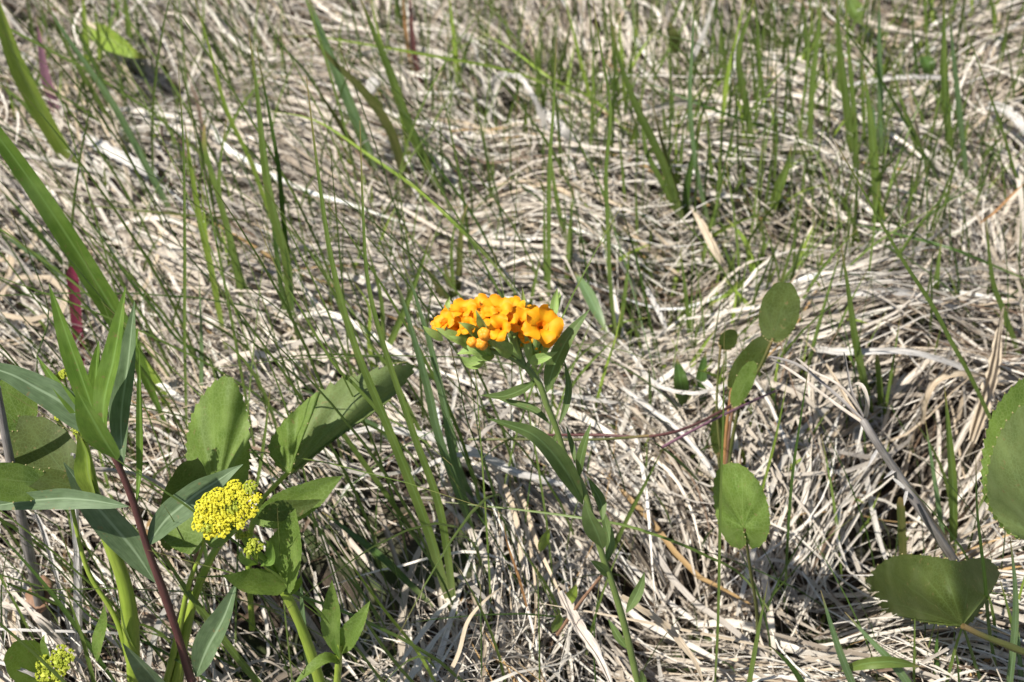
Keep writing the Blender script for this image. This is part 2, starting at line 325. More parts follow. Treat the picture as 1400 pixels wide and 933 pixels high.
# ------------------------------------------------------------------ ground sheet
def ground():
    xs = np.concatenate([[-60, -20, -8, -4, -2.4], np.linspace(-1.5, 1.5, 170), [2.4, 4, 8, 20, 60]])
    ys = np.concatenate([[-60, -20, -6, -2, -.6], np.linspace(.1, 2.7, 150), [3.5, 6, 12, 30, 60]])
    X, Y = np.meshgrid(xs, ys); Z = HH(X, Y) - .024
    edge = np.clip((np.maximum(np.abs(X) - 1.3, 0) + np.maximum(Y - 2.7, 0) + np.maximum(.1 - Y, 0)) * 3, 0, 1); Z = Z * (1 - edge) - .02 * edge
    m = len(xs); idx = np.arange(X.size).reshape(X.shape)
    q = np.stack([idx[:-1, :-1], idx[:-1, 1:], idx[1:, 1:], idx[1:, :-1]], -1).reshape(-1, 4)
    o = link('ground', np_mesh('ground', np.stack([X, Y, Z], -1), q, None, None, M['soil'])); o['kind'] = 'structure'
ground()

# ------------------------------------------------------------------ matted dead grass
FLOW = [(60, 60, 45), (60, 200, 35), (150, 330, 38), (300, 330, 38), (330, 430, 42), (100, 420, 40), (220, 560, 45), (250, 200, 20), (450, 60, 25), (420, 260, 22), (450, 420, 30), (470, 560, 28), (600, 120, 35), (640, 190, 25), (800, 270, 28),
        (560, 330, 18), (740, 340, 4), (860, 330, 2), (620, 500, 25), (700, 560, 25), (760, 640, 45), (900, 580, 50), (920, 640, 55), (850, 520, -35), (900, 440, -20), (1020, 400, -25), (1130, 400, -22), (1200, 380, -18), (1250, 470, 8),
        (1330, 520, 20), (1150, 520, -30), (1130, 620, -50), (1250, 600, -50), (1200, 680, -60), (1300, 700, -40), (1000, 620, 40), (1060, 700, -60), (500, 640, 30), (560, 720, 38), (600, 800, 45), (500, 860, 55), (640, 880, -60), (700, 800, -50),
        (780, 860, 60), (900, 820, 25), (960, 880, 30), (880, 880, -70), (1060, 860, 15), (1160, 860, 10), (1270, 900, 20), (1000, 250, 10), (1010, 120, -40), (900, 60, 65), (880, 30, 70), (1100, 60, 30), (1230, 60, 18), (1350, 80, -20),
        (1170, 260, 30), (1310, 220, 60), (1330, 300, 58), (1390, 300, -50), (1100, 200, 15), (40, 860, 40), (60, 780, 60), (180, 740, 55), (120, 640, 5), (300, 880, 65), (380, 860, 60), (200, 860, 50), (760, 120, 50), (700, 60, 30), (330, 60, 30), (1390, 640, -60), (1350, 880, 10)]
FP, FV = [], []
for px, py, a in FLOW:
    p = on_z(px, py); q = on_z(px + 20 * math.cos(R(a)), py + 20 * math.sin(R(a))); d = (q - p); th = math.atan2(d.y, d.x); FP.append((p.x, p.y)); FV.append((math.cos(2 * th), math.sin(2 * th)))
FP = np.array(FP); FV = np.array(FV)
def flow(x, y):
    d2 = (x[:, None] - FP[None, :, 0]) ** 2 + (y[:, None] - FP[None, :, 1]) ** 2; wgt = 1 / (d2 + .0012) ** 1.6
    v = wgt @ FV; return .5 * np.arctan2(v[:, 1], v[:, 0])
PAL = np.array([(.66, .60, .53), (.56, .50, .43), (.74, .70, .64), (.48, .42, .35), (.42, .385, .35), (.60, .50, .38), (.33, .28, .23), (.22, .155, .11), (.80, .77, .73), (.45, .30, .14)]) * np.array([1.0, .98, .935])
def thatch(name, label, nclump, per, wr, lr, layer, spread, arch, seed, box, pal_p, kap=6, rollsd=.6, K=11, roundish=False, dirsd=.22):
    r = np.random.default_rng(seed); x0, x1, y0, y1 = box
    cx = r.uniform(x0, x1, nclump); cy = r.uniform(y0, y1, nclump); th = flow(cx, cy) + r.normal(0, dirsd, nclump) + np.where(r.random(nclump) < .16, r.uniform(-1.5, 1.5, nclump), 0)
    cnt = r.poisson(per, nclump) + 1; ci = np.repeat(np.arange(nclump), cnt); n = len(ci)
    ck = r.normal(0, kap * .5, nclump); cz = r.uniform(*layer, nclump); cc = r.random(nclump)
    keep = np.ones(n, bool)
    for hx, hy, hr_, hd_ in hollows:
        hp_ = on_z(hx, hy); dd_ = ((cx[ci] - hp_.x) ** 2 + (cy[ci] - hp_.y) ** 2) / (hr_ * .75) ** 2; keep &= ~((dd_ < 1) & (r.random(n) < .62))
    ci = ci[keep]; n = len(ci)
    sx = cx[ci] + r.normal(0, spread, n); sy = cy[ci] + r.normal(0, spread, n); t0 = th[ci] + r.normal(0, .13, n) + np.where(r.random(n) < .12, r.uniform(-1, 1, n), 0)
    flip = r.random(n) < .25; t0 = t0 + np.where(flip, math.pi, 0)
    Lb = r.uniform(lr[0], lr[1], n) * r.uniform(.5, 1, n); kp = ck[ci] + r.normal(0, kap * .6, n); kp = np.where(r.random(n) < .05, kp * 6, kp)
    s = np.linspace(-.5, .5, K)[None, :]; ds = Lb[:, None] / (K - 1)
    ang = t0[:, None] + kp[:, None] * Lb[:, None] * s * 1 + r.normal(0, .5, n)[:, None] * s ** 2 * 2 + np.cumsum(r.normal(0, .022, (n, K)), 1)
    X = sx[:, None] + np.cumsum(np.cos(ang) * ds, 1) - .5 * Lb[:, None] * np.cos(t0)[:, None]; Y = sy[:, None] + np.cumsum(np.sin(ang) * ds, 1) - .5 * Lb[:, None] * np.sin(t0)[:, None]
    lay = np.clip(cz[ci] + r.normal(0, .003, n), layer[0] - .004, layer[1] + .01)
    Hc = HH(sx, sy); Hl = HH(X, Y); Z = Hl * .65 + Hc[:, None] * .35
    ar = np.abs(r.normal(0, arch, n)) * np.where(r.random(n) < .06, 2.6, 1); tilt = r.normal(0, .07, n)
    Z = Z + lay[:, None] + ar[:, None] * (.25 - s ** 2) * 4 - ar[:, None] * .3 + tilt[:, None] * s * Lb[:, None] + np.cumsum(r.normal(0, .0005, (n, K)), 1)
    Z = np.maximum(Z, Hl - .02)
    P = np.stack([X, Y, Z], -1); T = np.gradient(P, axis=1); T /= np.linalg.norm(T, axis=2, keepdims=True) + 1e-9
    S0 = np.cross(T, np.array([0, 0, 1.0])); S0 /= np.linalg.norm(S0, axis=2, keepdims=True) + 1e-9; N0 = np.cross(S0, T)
    ro = r.normal(0, rollsd, n)[:, None] + r.normal(0, .6, n)[:, None] * s * 1.3; c_, s_ = np.cos(ro)[..., None], np.sin(ro)[..., None]
    S = S0 * c_ + N0 * s_; Nn = N0 * c_ - S0 * s_
    wm = wr[0] + (wr[1] - wr[0]) * r.random(n) ** 2.2; tt = np.linspace(0, 1, K)[None, :]
    broken = (r.random(n) < .35)[:, None]
    prof = np.where(broken, np.minimum(1, .55 + tt * 3) * np.minimum(1, .35 + (1 - tt) * 6), np.minimum(1, .45 + tt * 2.5) * np.clip((1 - tt) * 1.6, 0.04, 1) ** .8)
    W = wm[:, None] * prof * .5; fold = r.normal(0.18, .30, n) if not roundish else np.full(n, 1.1)
    vt, q, uv = strips(P, W, S, Nn, fold)
    pi = r.choice(len(PAL), n, p=pal_p); pc = r.choice(len(PAL), nclump, p=pal_p); use = r.random(n) < .5; base = np.where(use[:, None], PAL[pi], PAL[pc[ci]])
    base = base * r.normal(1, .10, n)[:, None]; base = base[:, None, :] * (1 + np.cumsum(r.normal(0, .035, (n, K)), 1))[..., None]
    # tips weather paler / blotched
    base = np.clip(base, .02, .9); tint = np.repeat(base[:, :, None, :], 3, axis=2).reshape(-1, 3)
    o = link(name, np_mesh(name, vt, q, uv, tint, M['straw'])); tag(o, label, 'dead grass', None, 'stuff'); return n
pA = np.array([.24, .15, .20, .10, .12, .06, .08, .05, .08, .01]); pA /= pA.sum()
pB = np.array([.02, .05, .00, .13, .16, .06, .24, .32, .00, .02]); pB /= pB.sum()  # rotted browns, weighted darker so the shade of the gaps sits in the colour
pC = np.array([.25, .12, .28, .06, .06, .08, .03, .01, .11, .00]); pC /= pC.sum()
INB = (-.56, .56, .40, 1.42)
thatch('old_thatch', 'lowest layer of grey and brown rotting grass litter, toned darker to put shade in the gaps', 700, 5, (.0014, .0045), (.04, .13), (-.026, -.014), .014, .003, 21, INB, pB, rollsd=.9, dirsd=.8)
thatch('dead_grass', 'matted pale straw coloured dead grass lying over the whole ground', 1050, 8, (.0010, .0038), (.09, .27), (-.020, .012), .011, .0045, 22, INB, pA, kap=3.2, dirsd=.2)
thatch('bleached_grass', 'broader bleached dead grass blades lying on top of the mat', 440, 5, (.0018, .0050), (.09, .25), (-.004, .012), .011, .008, 23, INB, pC, rollsd=.6, kap=6, dirsd=.36)
thatch('fine_dead_stems', 'fine wiry dead grass stems tangled through the mat', 620, 6, (.0005, .0012), (.06, .22), (-.006, .016), .014, .008, 24, INB, pA, kap=9, roundish=True, dirsd=.6)
thatch('curled_litter', 'short curled and broken bits of dead grass', 420, 3, (.0012, .0034), (.02, .06), (-.010, .012), .02, .006, 25, INB, pA, kap=30, dirsd=1.5)
for i, bx in enumerate([(-1.5, -.56, .1, 2.3), (.56, 1.5, .1, 2.3), (-.56, .56, 1.42, 2.5), (-.56, .56, -.1, .40)]):
    thatch('outer_dead_grass', 'matted dead grass carpet ' + ['west of', 'east of', 'beyond', 'in front of'][i] + ' the pictured patch', 700, 6, (.002, .006), (.10, .26), (-.010, .012), .02, .006, 31 + i, bx, pA, K=7)

# ------------------------------------------------------------------ loose green shoots too many to count
def shoots(name, label, pxy, n, hr, wr, mat, seed, lean=.35, spread=.06, bias=0.0):
    r = np.random.default_rng(seed); K = 8; cen = np.array([tuple(on_z(a, b))[:2] for a, b in pxy]); c = cen[r.integers(0, len(cen), n)]
    x = c[:, 0] + r.normal(0, spread, n); y = c[:, 1] + r.normal(0, spread, n); y = np.maximum(y, .35)
    h = r.uniform(hr[0], hr[1], n); az = r.uniform(0, 2 * math.pi, n); ln = np.abs(r.normal(0, lean, n)); t = np.linspace(0, 1, K)[None, :]
    X = x[:, None] + (np.cos(az)[:, None] * ln[:, None] + bias) * h[:, None] * t ** 1.6; Y = y[:, None] + np.sin(az)[:, None] * ln[:, None] * h[:, None] * t ** 1.6
    Z = HH(x, y)[:, None] - .012 + h[:, None] * t * (1 - .15 * ln[:, None] * t); P = np.stack([X, Y, Z], -1); T = np.gradient(P, axis=1); T /= np.linalg.norm(T, axis=2, keepdims=True)
    fa = r.uniform(0, math.pi, n); S0 = np.broadcast_to(np.stack([np.cos(fa), np.sin(fa), 0 * fa], -1)[:, None, :], P.shape); S = S0 - T * (S0 * T).sum(-1, keepdims=True); S /= np.linalg.norm(S, axis=2, keepdims=True); Nn = np.cross(T, S)
    W = (r.uniform(wr[0], wr[1], n)[:, None] * np.clip((1 - t) * 2, .03, 1) ** .7) * .5
    vt, q, uv = strips(P, W, S, Nn, r.uniform(.1, .7, n)); o = link(name, np_mesh(name, vt, q, uv, None, M[mat])); tag(o, label, 'grass', None, 'stuff')
bgp = [(60, 60), (130, 90), (200, 60), (250, 110), (330, 40), (560, 60), (620, 40), (640, 100), (720, 80), (780, 60), (830, 160), (880, 60), (890, 200), (960, 150), (1010, 60), (1060, 60), (1120, 60), (1150, 150), (1240, 60), (1300, 100), (1250, 140), (1190, 200), (1330, 40), (1020, 380), (960, 360), (1060, 300), (1370, 340), (960, 540), (930, 520), (1280, 680), (430, 330)]
shoots('green_shoots', 'small fresh green shoots scattered in the far part of the mat', bgp, 950, (.03, .11), (.0010, .0028), 'green', 41)
shoots('pale_green_shoots', 'small yellow green shoots scattered in the far part of the mat', bgp, 380, (.025, .06), (.0015, .0035), 'ygreen', 42, .5)
shoots('thin_green_wires', 'hair thin green grass stems standing all over the patch', [(a, b) for a in range(60, 1400, 110) for b in range(40, 900, 110)], 420, (.05, .16), (.0007, .0014), 'dgreen', 43, .5, .05, -.25)
shoots('upright_green_blades', 'slender upright green blades of the far upper right', [(a, b) for a in range(720, 1420, 70) for b in range(60, 380, 70)], 170, (.06, .15), (.0010, .0026), 'green', 45, .18, .03, -.03)
shoots('slender_green_blades', 'slender green grass blades leaning over the left and centre of the patch', [(a, b) for a in range(60, 760, 90) for b in range(150, 980, 110)], 280, (.08, .27), (.0009, .0021), 'green', 44, .45, .05, -.35)

# ------------------------------------------------------------------ blades traced one by one
def world_line(pts, lean=0.0, zs=None, z0=None):
    """base-first picture points of an upright blade: its base on the ground, the rest in a plane that leans by `lean` metres at the tip"""
    if zs is not None:
        if len(zs) != len(pts): zs = list(np.interp(np.linspace(0, 1, len(pts)), np.linspace(0, 1, len(zs)), zs))
        return [on_z(p[0], p[1], z) for p, z in zip(pts, zs)]
    b = on_z(*pts[0]); b = on_z(*pts[0], float(HH(b.x, b.y)) * .5 + (z0 or 0.0)); L = [0]
    for i in range(1, len(pts)): L.append(L[-1] + math.dist(pts[i], pts[i - 1]))
    out = [b]
    for i in range(1, len(pts)): out.append(on_y(pts[i][0], pts[i][1], b.y + lean * (L[i] / L[-1]) ** 1.3))
    d = (out[1] - out[0]).normalized(); d.z = max(d.z, .5); return [out[0] - d.normalized() * .02] + out
def prof_grass(w): return lambda t: w * .5 * min(1, .62 + t * 1.6) * (max(0.03, (1 - t) * 2.2) ** .75 if t > .545 else 1)
def prof_long(w): return lambda t: w * .5 * min(1, .6 + t * 2.5) * max(.04, 1 - max(0, t - .3) / .72) ** .85
def prof_sweep(w): return lambda t: w * .5 * (max(.22, math.sin(min(1, t / .52) * math.pi / 2) ** 2.2) if t < .52 else max(.1, 1 - ((t - .52) / .9) ** 1.5))
def prof_broken(w): return lambda t: w * .5 * min(1, .7 + t * 2) * min(1, .45 + (1 - t) * 7)
def prof_wire(w): return lambda t: w * .5 * (1 - .55 * t)
def blade_mesh(spec, k):
    pts, wpx, mat = spec[:3]; opt = spec[3] if len(spec) > 3 else {}
    P3 = world_line(pts, opt.get('lean', ((k * 37) % 7 - 3) * .004 + .01), opt.get('zs'))
    wd = wpx * depth(P3[len(P3) // 2]) / FPX * opt.get('k', .95 if mat == 'bleached' and wpx > 11 else .85 if mat in ('bleached', 'dead', 'tan') else .92)
    if opt.get('wire') or wpx <= 3.6:
        v, q, u = tube_arrays(P3, (lambda t: wd * .5 * (1 - .6 * t)), 20, 6, 0); return np_mesh('grass_stem', v, q, u, None, M[mat]), P3
    dead_ = mat in ('bleached', 'dead', 'tan')
    rl = max(-.8, min(.8, opt.get('roll', 0) * .3 + sun_roll(P3[1:], .8 if dead_ else .45 + (k * 53 % 9) * .04, ((k * 53) % 9 - 4) * .13))); wd /= max(.68, math.cos(rl))
    pr = {'g': prof_grass, 'b': prof_broken, 'l': prof_long, 's': prof_sweep}[opt.get('p', 'g')](wd)
    return strip_mesh('grass_blade', P3, pr, M[mat], opt.get('n', 22), rl, opt.get('twist', ((k * 29) % 5 - 2) * .25), opt.get('fold', .35), 7 if (dead_ and wpx > 7) else 5 if wpx > 9 else 3, .22 if dead_ and wpx > 7 else 0), P3
SEQ = [0]
def single(label, spec, name='sedge', cat='grass blade', group=None):
    SEQ[0] += 1; me, P3 = blade_mesh(spec, SEQ[0]); o = link(name, me, None, P3[0]); return tag(o, label, cat, group)
def tuft(label, specs, name='grass_tuft', cat='grass tuft', group='green grass tufts', pname='blade'):
    made = []
    for s in specs: SEQ[0] += 1; made.append(blade_mesh(s, SEQ[0]))
    e = empty(name, made[0][1][0], label, cat, group)
    for me, P3 in made: link(pname, me, e)
    return e
g, d, y, b, ol = 'green', 'dgreen', 'ygreen', 'bgreen', 'olive'
exec_tufts = [
 ('two wide blurred yellow green blades arching out of the top left corner', [([(104, 232), (62, 160), (26, 90), (4, 30), (-18, -40)], 22, y, {'lean': -.03, 'roll': .3}), ([(100, 232), (70, 190), (30, 140), (-10, 110)], 9, g)]),
 ('slim bluish blades sloping down beside the bright lobed leaf at the top left', [([(240, 300), (200, 225), (160, 150), (120, 90), (85, 40), (48, -20)], 10, b), ([(160, 180), (125, 120), (90, 60), (62, -5)], 8, g), ([(210, 250), (140, 110), (105, 40), (85, -20)], 6, d)]),
 ('short upright pale blades behind the bright lobed leaf', [([(122, 110), (118, 60), (112, -20)], 9, y), ([(178, 70), (176, 30), (168, -20)], 8, g), ([(135, 100), (136, 60), (128, 0)], 6, y), ([(155, 60), (150, 30), (150, -20)], 6, d)]),
 ('tuft with a cut off broad blade left of the tall dark pair', [([(338, 412), (318, 330), (296, 250), (283, 205), (281, 172)], 13, g, {'p': 'b'}), ([(306, 455), (290, 370), (274, 300), (262, 233), (252, 165)], 8, y), ([(332, 415), (312, 320), (300, 250), (310, 160)], 6, g), ([(300, 425), (284, 330), (275, 250)], 5, y)]),
 ('tall dark pair of blades rising through the upper left', [([(400, 450), (394, 360), (377, 295), (365, 233), (352, 120), (340, 40)], 14, g, {'roll': .5}), ([(392, 440), (380, 350), (372, 270), (358, 170), (345, 90)], 9, d, {'roll': .9}), ([(402, 455), (398, 380), (388, 300), (380, 220), (350, 60)], 6, d)]),
 ('two broad blades crossing in front of the horizontal yellow green stem', [([(512, 232), (500, 195), (470, 120), (442, 50), (418, -15)], 15, b), ([(600, 258), (575, 205), (552, 150), (535, 100), (514, 50), (488, -15)], 14, g), ([(560, 215), (548, 150), (530, 90), (512, 20), (505, -20)], 7, y)]),
 ('olive brown drooping blade with a withered tip left of the white arch', [([(556, 250), (534, 178), (500, 127), (457, 85), (412, 37)], 15, ol), ([(512, 222), (485, 200), (458, 160), (432, 118)], 10, ol)]),
 ('pair of long arching sedge blades ending left of the orange flower stem', [([(622, 834), (603, 700), (567, 596), (523, 466), (503, 383), (497, 300), (492, 165)], 12, g, {'lean': .05, 'roll': .4, 'n': 34, 'p': 'l'}), ([(616, 826), (588, 730), (560, 655), (527, 573), (484, 466), (455, 360), (435, 233), (419, 105)], 15, g, {'lean': .05, 'roll': .2, 'n': 34, 'p': 'l'}), ([(610, 800), (575, 700), (535, 590), (490, 531), (457, 498), (410, 420), (380, 370), (350, 300)], 9, g, {'lean': .05, 'n': 30, 'p': 'l'})]),
 ('slender blades crossing the curled pale leaf', [([(565, 650), (525, 591), (475, 563), (437, 543), (387, 521)], 8, b), ([(560, 720), (512, 653), (475, 601), (455, 573), (435, 531), (415, 491)], 7, g), ([(600, 640), (560, 560), (530, 500), (505, 470), (485, 430)], 6, g)]),
 ('bluish green twin blades directly left of the orange flowers', [([(645, 720), (602, 600), (587, 535), (572, 480), (560, 440), (548, 400), (530, 362)], 13, b, {'roll': .2}), ([(640, 700), (618, 610), (611, 566), (600, 516), (588, 466), (577, 432), (563, 388), (542, 340)], 12, b, {'roll': .2}), ([(650, 690), (630, 640), (620, 590), (605, 540), (590, 480)], 9, b)]),
 ('green blades rising to the right below the small olive tuft', [([(512, 508), (536, 463), (557, 413), (575, 365), (590, 318)], 10, g), ([(530, 500), (525, 450), (520, 400), (500, 330)], 6, g), ([(514, 512), (505, 470), (505, 420), (480, 380)], 6, y)]),
 ('small stiff olive tuft just above the orange flowers', [([(625, 404), (628, 373), (632, 303), (642, 275)], 10, ol), ([(622, 405), (618, 350), (622, 310), (628, 285)], 7, g), ([(614, 418), (600, 392), (588, 375), (578, 362)], 12, ol), ([(622, 408), (612, 380), (606, 350)], 10, ol)]),
 ('upright blades behind the orange flowers, the tallest reaching the white arch', [([(751, 415), (751, 308), (752, 225), (757, 150), (761, 52)], 6.5, g, {'lean': .03}), ([(747, 400), (745, 330), (744, 255)], 5.5, g), ([(776, 374), (781, 308), (785, 253)], 8, g), ([(773, 330), (765, 290), (756, 240), (752, 190)], 6, g)]),
 ('thin stems standing right of the top leaf of the orange flowered plant', [([(845, 470), (836, 400), (831, 300), (829, 230), (835, 150), (822, 70), (808, -15)], 5.5, g, {'lean': .03}), ([(893, 462), (875, 373), (862, 325), (847, 273)], 4, d), ([(846, 458), (856, 390), (861, 335)], 7, g)]),
 ('stiff yellowish shoots at the top centre beyond the white arch', [([(812, 150), (800, 107), (787, 55), (770, -10)], 6, y), ([(846, 130), (840, 75), (832, -10)], 6, g), ([(856, 150), (850, 80), (846, 10)], 5, y), ([(624, 110), (622, 60), (614, -10)], 7, y)]),
 ('fan of broad upright blades at the right of centre near the top', [([(932, 300), (912, 235), (890, 185), (872, 148), (850, 90), (835, 30)], 13, g, {'roll': .2}), ([(934, 300), (922, 250), (905, 190), (892, 140)], 10, ol), ([(936, 298), (940, 250), (948, 210), (960, 165)], 10, d), ([(930, 296), (900, 240), (882, 200), (876, 130)], 8, g)]),
 ('grey green blade pair standing alone right of the upper centre fan', [([(968, 300), (952, 225), (944, 140), (947, 60), (950, -15)], 7, b), ([(974, 260), (970, 200), (965, 150)], 6, g)]),
 ('crossed bright blades near the top right of centre', [([(985, 190), (997, 100), (1010, 40), (1020, -15)], 8, y), ([(1032, 222), (1022, 150), (1010, 75), (1028, 10), (1032, -20)], 9, g), ([(1050, 160), (1040, 100), (1035, 30), (1028, -15)], 6, g), ([(1018, 220), (1016, 170), (1000, 110)], 5, y)]),
 ('low spreading light green tuft above the round dark leaf', [([(1030, 378), (1022, 338), (1008, 315), (992, 298)], 9, y), ([(1018, 385), (1030, 375), (1047, 355)], 7, y), ([(1022, 382), (1007, 393), (990, 405), (970, 418)], 9, y, {'zs': [.0, .02, .01]}), ([(1004, 390), (995, 355), (986, 330)], 9, g), ([(1040, 365), (1045, 330), (1040, 300)], 6, g)]),
 ('single cut blade and yellow shoot left of the low spreading tuft', [([(943, 455), (938, 400), (930, 340)], 7, g), ([(1000, 455), (1006, 410), (1008, 380)], 6, y)]),
 ('light green narrow blades at the top, second group from the right', [([(1108, 215), (1110, 130), (1120, 30), (1122, -10)], 8, g), ([(1108, 120), (1103, 60), (1096, -15)], 7, g), ([(1135, 150), (1130, 100), (1128, 60)], 5, y)]),
 ('dense sheaf of parallel upright blades at the top right', [([(1173, 240), (1168, 150), (1160, 60), (1155, -15)], 8, g), ([(1168, 222), (1158, 140), (1148, 50), (1144, -15)], 13, g, {'roll': .5}), ([(1205, 215), (1204, 125), (1202, 50), (1202, -15)], 8, b), ([(1197, 245), (1195, 180), (1193, 128)], 9, b), ([(1200, 310), (1198, 250), (1190, 160), (1180, 90)], 13, g, {'roll': .3}), ([(1184, 210), (1180, 130), (1178, 55)], 6, g), ([(1160, 170), (1152, 90), (1146, 0)], 5, 'greydead')]),
 ('tall blades standing on the far right edge of the upper sheaf', [([(1303, 225), (1296, 170), (1291, 100), (1290, -15)], 11, g, {'roll': .3}), ([(1322, 245), (1312, 150), (1302, 60), (1298, 10)], 8, b), ([(1257, 130), (1250, 60), (1244, -15)], 4.5, d), ([(1268, 70), (1266, 30), (1263, -15)], 6, g), ([(1260, 225), (1240, 160), (1222, 100), (1215, 60)], 6, g)]),
 ('short blades in the top right corner', [([(1366, 60), (1360, 25), (1352, -15)], 8, g), ([(1330, 40), (1328, 10), (1332, -20)], 7, y), ([(1278, 40), (1274, 10), (1280, -20)], 6, y)]),
 ('broad pointed blade standing alone on the right half', [([(1193, 575), (1182, 520), (1171, 466), (1160, 393), (1150, 335)], 12, g, {'roll': .2}), ([(1205, 575), (1204, 530), (1200, 485)], 11, g, {'p': 'b', 'roll': .2})]),
 ('broad bright blade with a dry brown point above the leaf at lower right', [([(1304, 745), (1303, 666), (1297, 591), (1291, 528)], 12, g, {'roll': .3, 'fold': .6}), ([(1292, 755), (1283, 690), (1272, 620), (1265, 575)], 7, b), ([(1236, 760), (1234, 720), (1232, 680)], 12, ol, {'p': 'b'})]),
 ('short green blades right of the round dark leaf', [([(1278, 420), (1282, 370), (1287, 328)], 9, g), ([(1082, 380), (1098, 340), (1115, 303)], 7, y), ([(1056, 285), (1066, 255), (1076, 230), (1082, 200)], 13, g), ([(1390, 475), (1370, 420), (1357, 383), (1347, 300)], 8, g)]),
 ('bluish blades coming up through the bottom edge at right', [([(1176, 960), (1150, 895), (1135, 850), (1122, 807)], 11, b), ([(1262, 965), (1225, 912), (1190, 875), (1155, 837)], 12, b), ([(1115, 965), (1085, 915), (1050, 880)], 10, d)]),
 ('spidery thin blades in front of the leaf at lower right', [([(1365, 930), (1353, 862), (1346, 787), (1336, 699), (1334, 620)], 5, d, {'lean': -.02}), ([(1249, 950), (1250, 880), (1251, 820)], 4, g), ([(1345, 945), (1316, 855), (1293, 815)], 5, d), ([(1290, 950), (1308, 880), (1330, 820)], 5, g), ([(1282, 935), (1281, 890), (1283, 855)], 10, d), ([(1316, 935), (1306, 890), (1304, 850)], 4, g)]),
 ('bluish blades rising at the right edge beneath the large cut off leaf', [([(1378, 960), (1388, 860), (1388, 800), (1381, 735)], 10, b), ([(1400, 925), (1385, 860), (1372, 810), (1366, 790)], 6, g), ([(1398, 950), (1394, 900), (1392, 850)], 8, b)]),
 ('two bright blades at the bottom edge right of the flower stem', [([(1020, 965), (1036, 875), (1050, 795)], 9, g), ([(1034, 700), (1060, 600), (1077, 516)], 4, y)]),
 ('rising grass stems and blades at the bottom left behind the lower flower bud cluster', [([(136, 960), (118, 890), (107, 855), (88, 800)], 6, g), ([(162, 940), (100, 850), (58, 795), (0, 730), (-20, 705)], 7, d), ([(215, 960), (190, 900), (172, 860), (160, 800)], 5, g), ([(305, 945), (225, 892), (150, 855), (118, 838), (60, 770)], 4, d)]),
 ('grey green blade slanting through the bottom edge left of the stem with paired leaves', [([(372, 955), (326, 900), (288, 850), (250, 800), (215, 741)], 10, g, {'roll': .2}), ([(285, 776), (280, 745), (274, 705)], 5, d, {'z0': .1}), ([(445, 960), (428, 925), (416, 849), (411, 774)], 10, b)]),
 ('shaded broad blades under the curled pale leaf', [([(592, 830), (550, 790), (525, 766), (475, 726), (440, 700)], 10, d, {'zs': [0, .03, .02]}), ([(608, 960), (575, 896), (525, 832), (490, 784), (460, 739), (440, 690)], 5.5, y), ([(590, 960), (540, 905), (500, 849), (457, 784)], 4.5, g)]),
 ('yellow green blades slanting between the stem and the heart shaped leaf', [([(838, 752), (856, 712), (880, 665), (908, 610)], 6.5, g), ([(812, 570), (825, 516), (842, 462), (850, 420)], 4.5, y), ([(762, 570), (752, 516), (748, 480)], 5, y)]),
 ('bluish blade left of the tall leafy stem and its neighbours', [([(276, 545), (277, 466), (272, 368)], 7.5, b), ([(256, 600), (253, 466), (253, 340), (251, 200), (243, 83)], 4, g), ([(232, 560), (215, 520), (195, 490), (180, 440)], 12, y)]),
 ('slanting narrow blades at the left edge', [([(92, 385), (60, 355), (37, 343), (-5, 315)], 9, b), ([(90, 365), (50, 315), (20, 280), (-8, 250)], 8, d), ([(70, 460), (45, 425), (15, 410)], 6, g)]),
]
for lab, sp in exec_tufts: tuft(lab, sp)
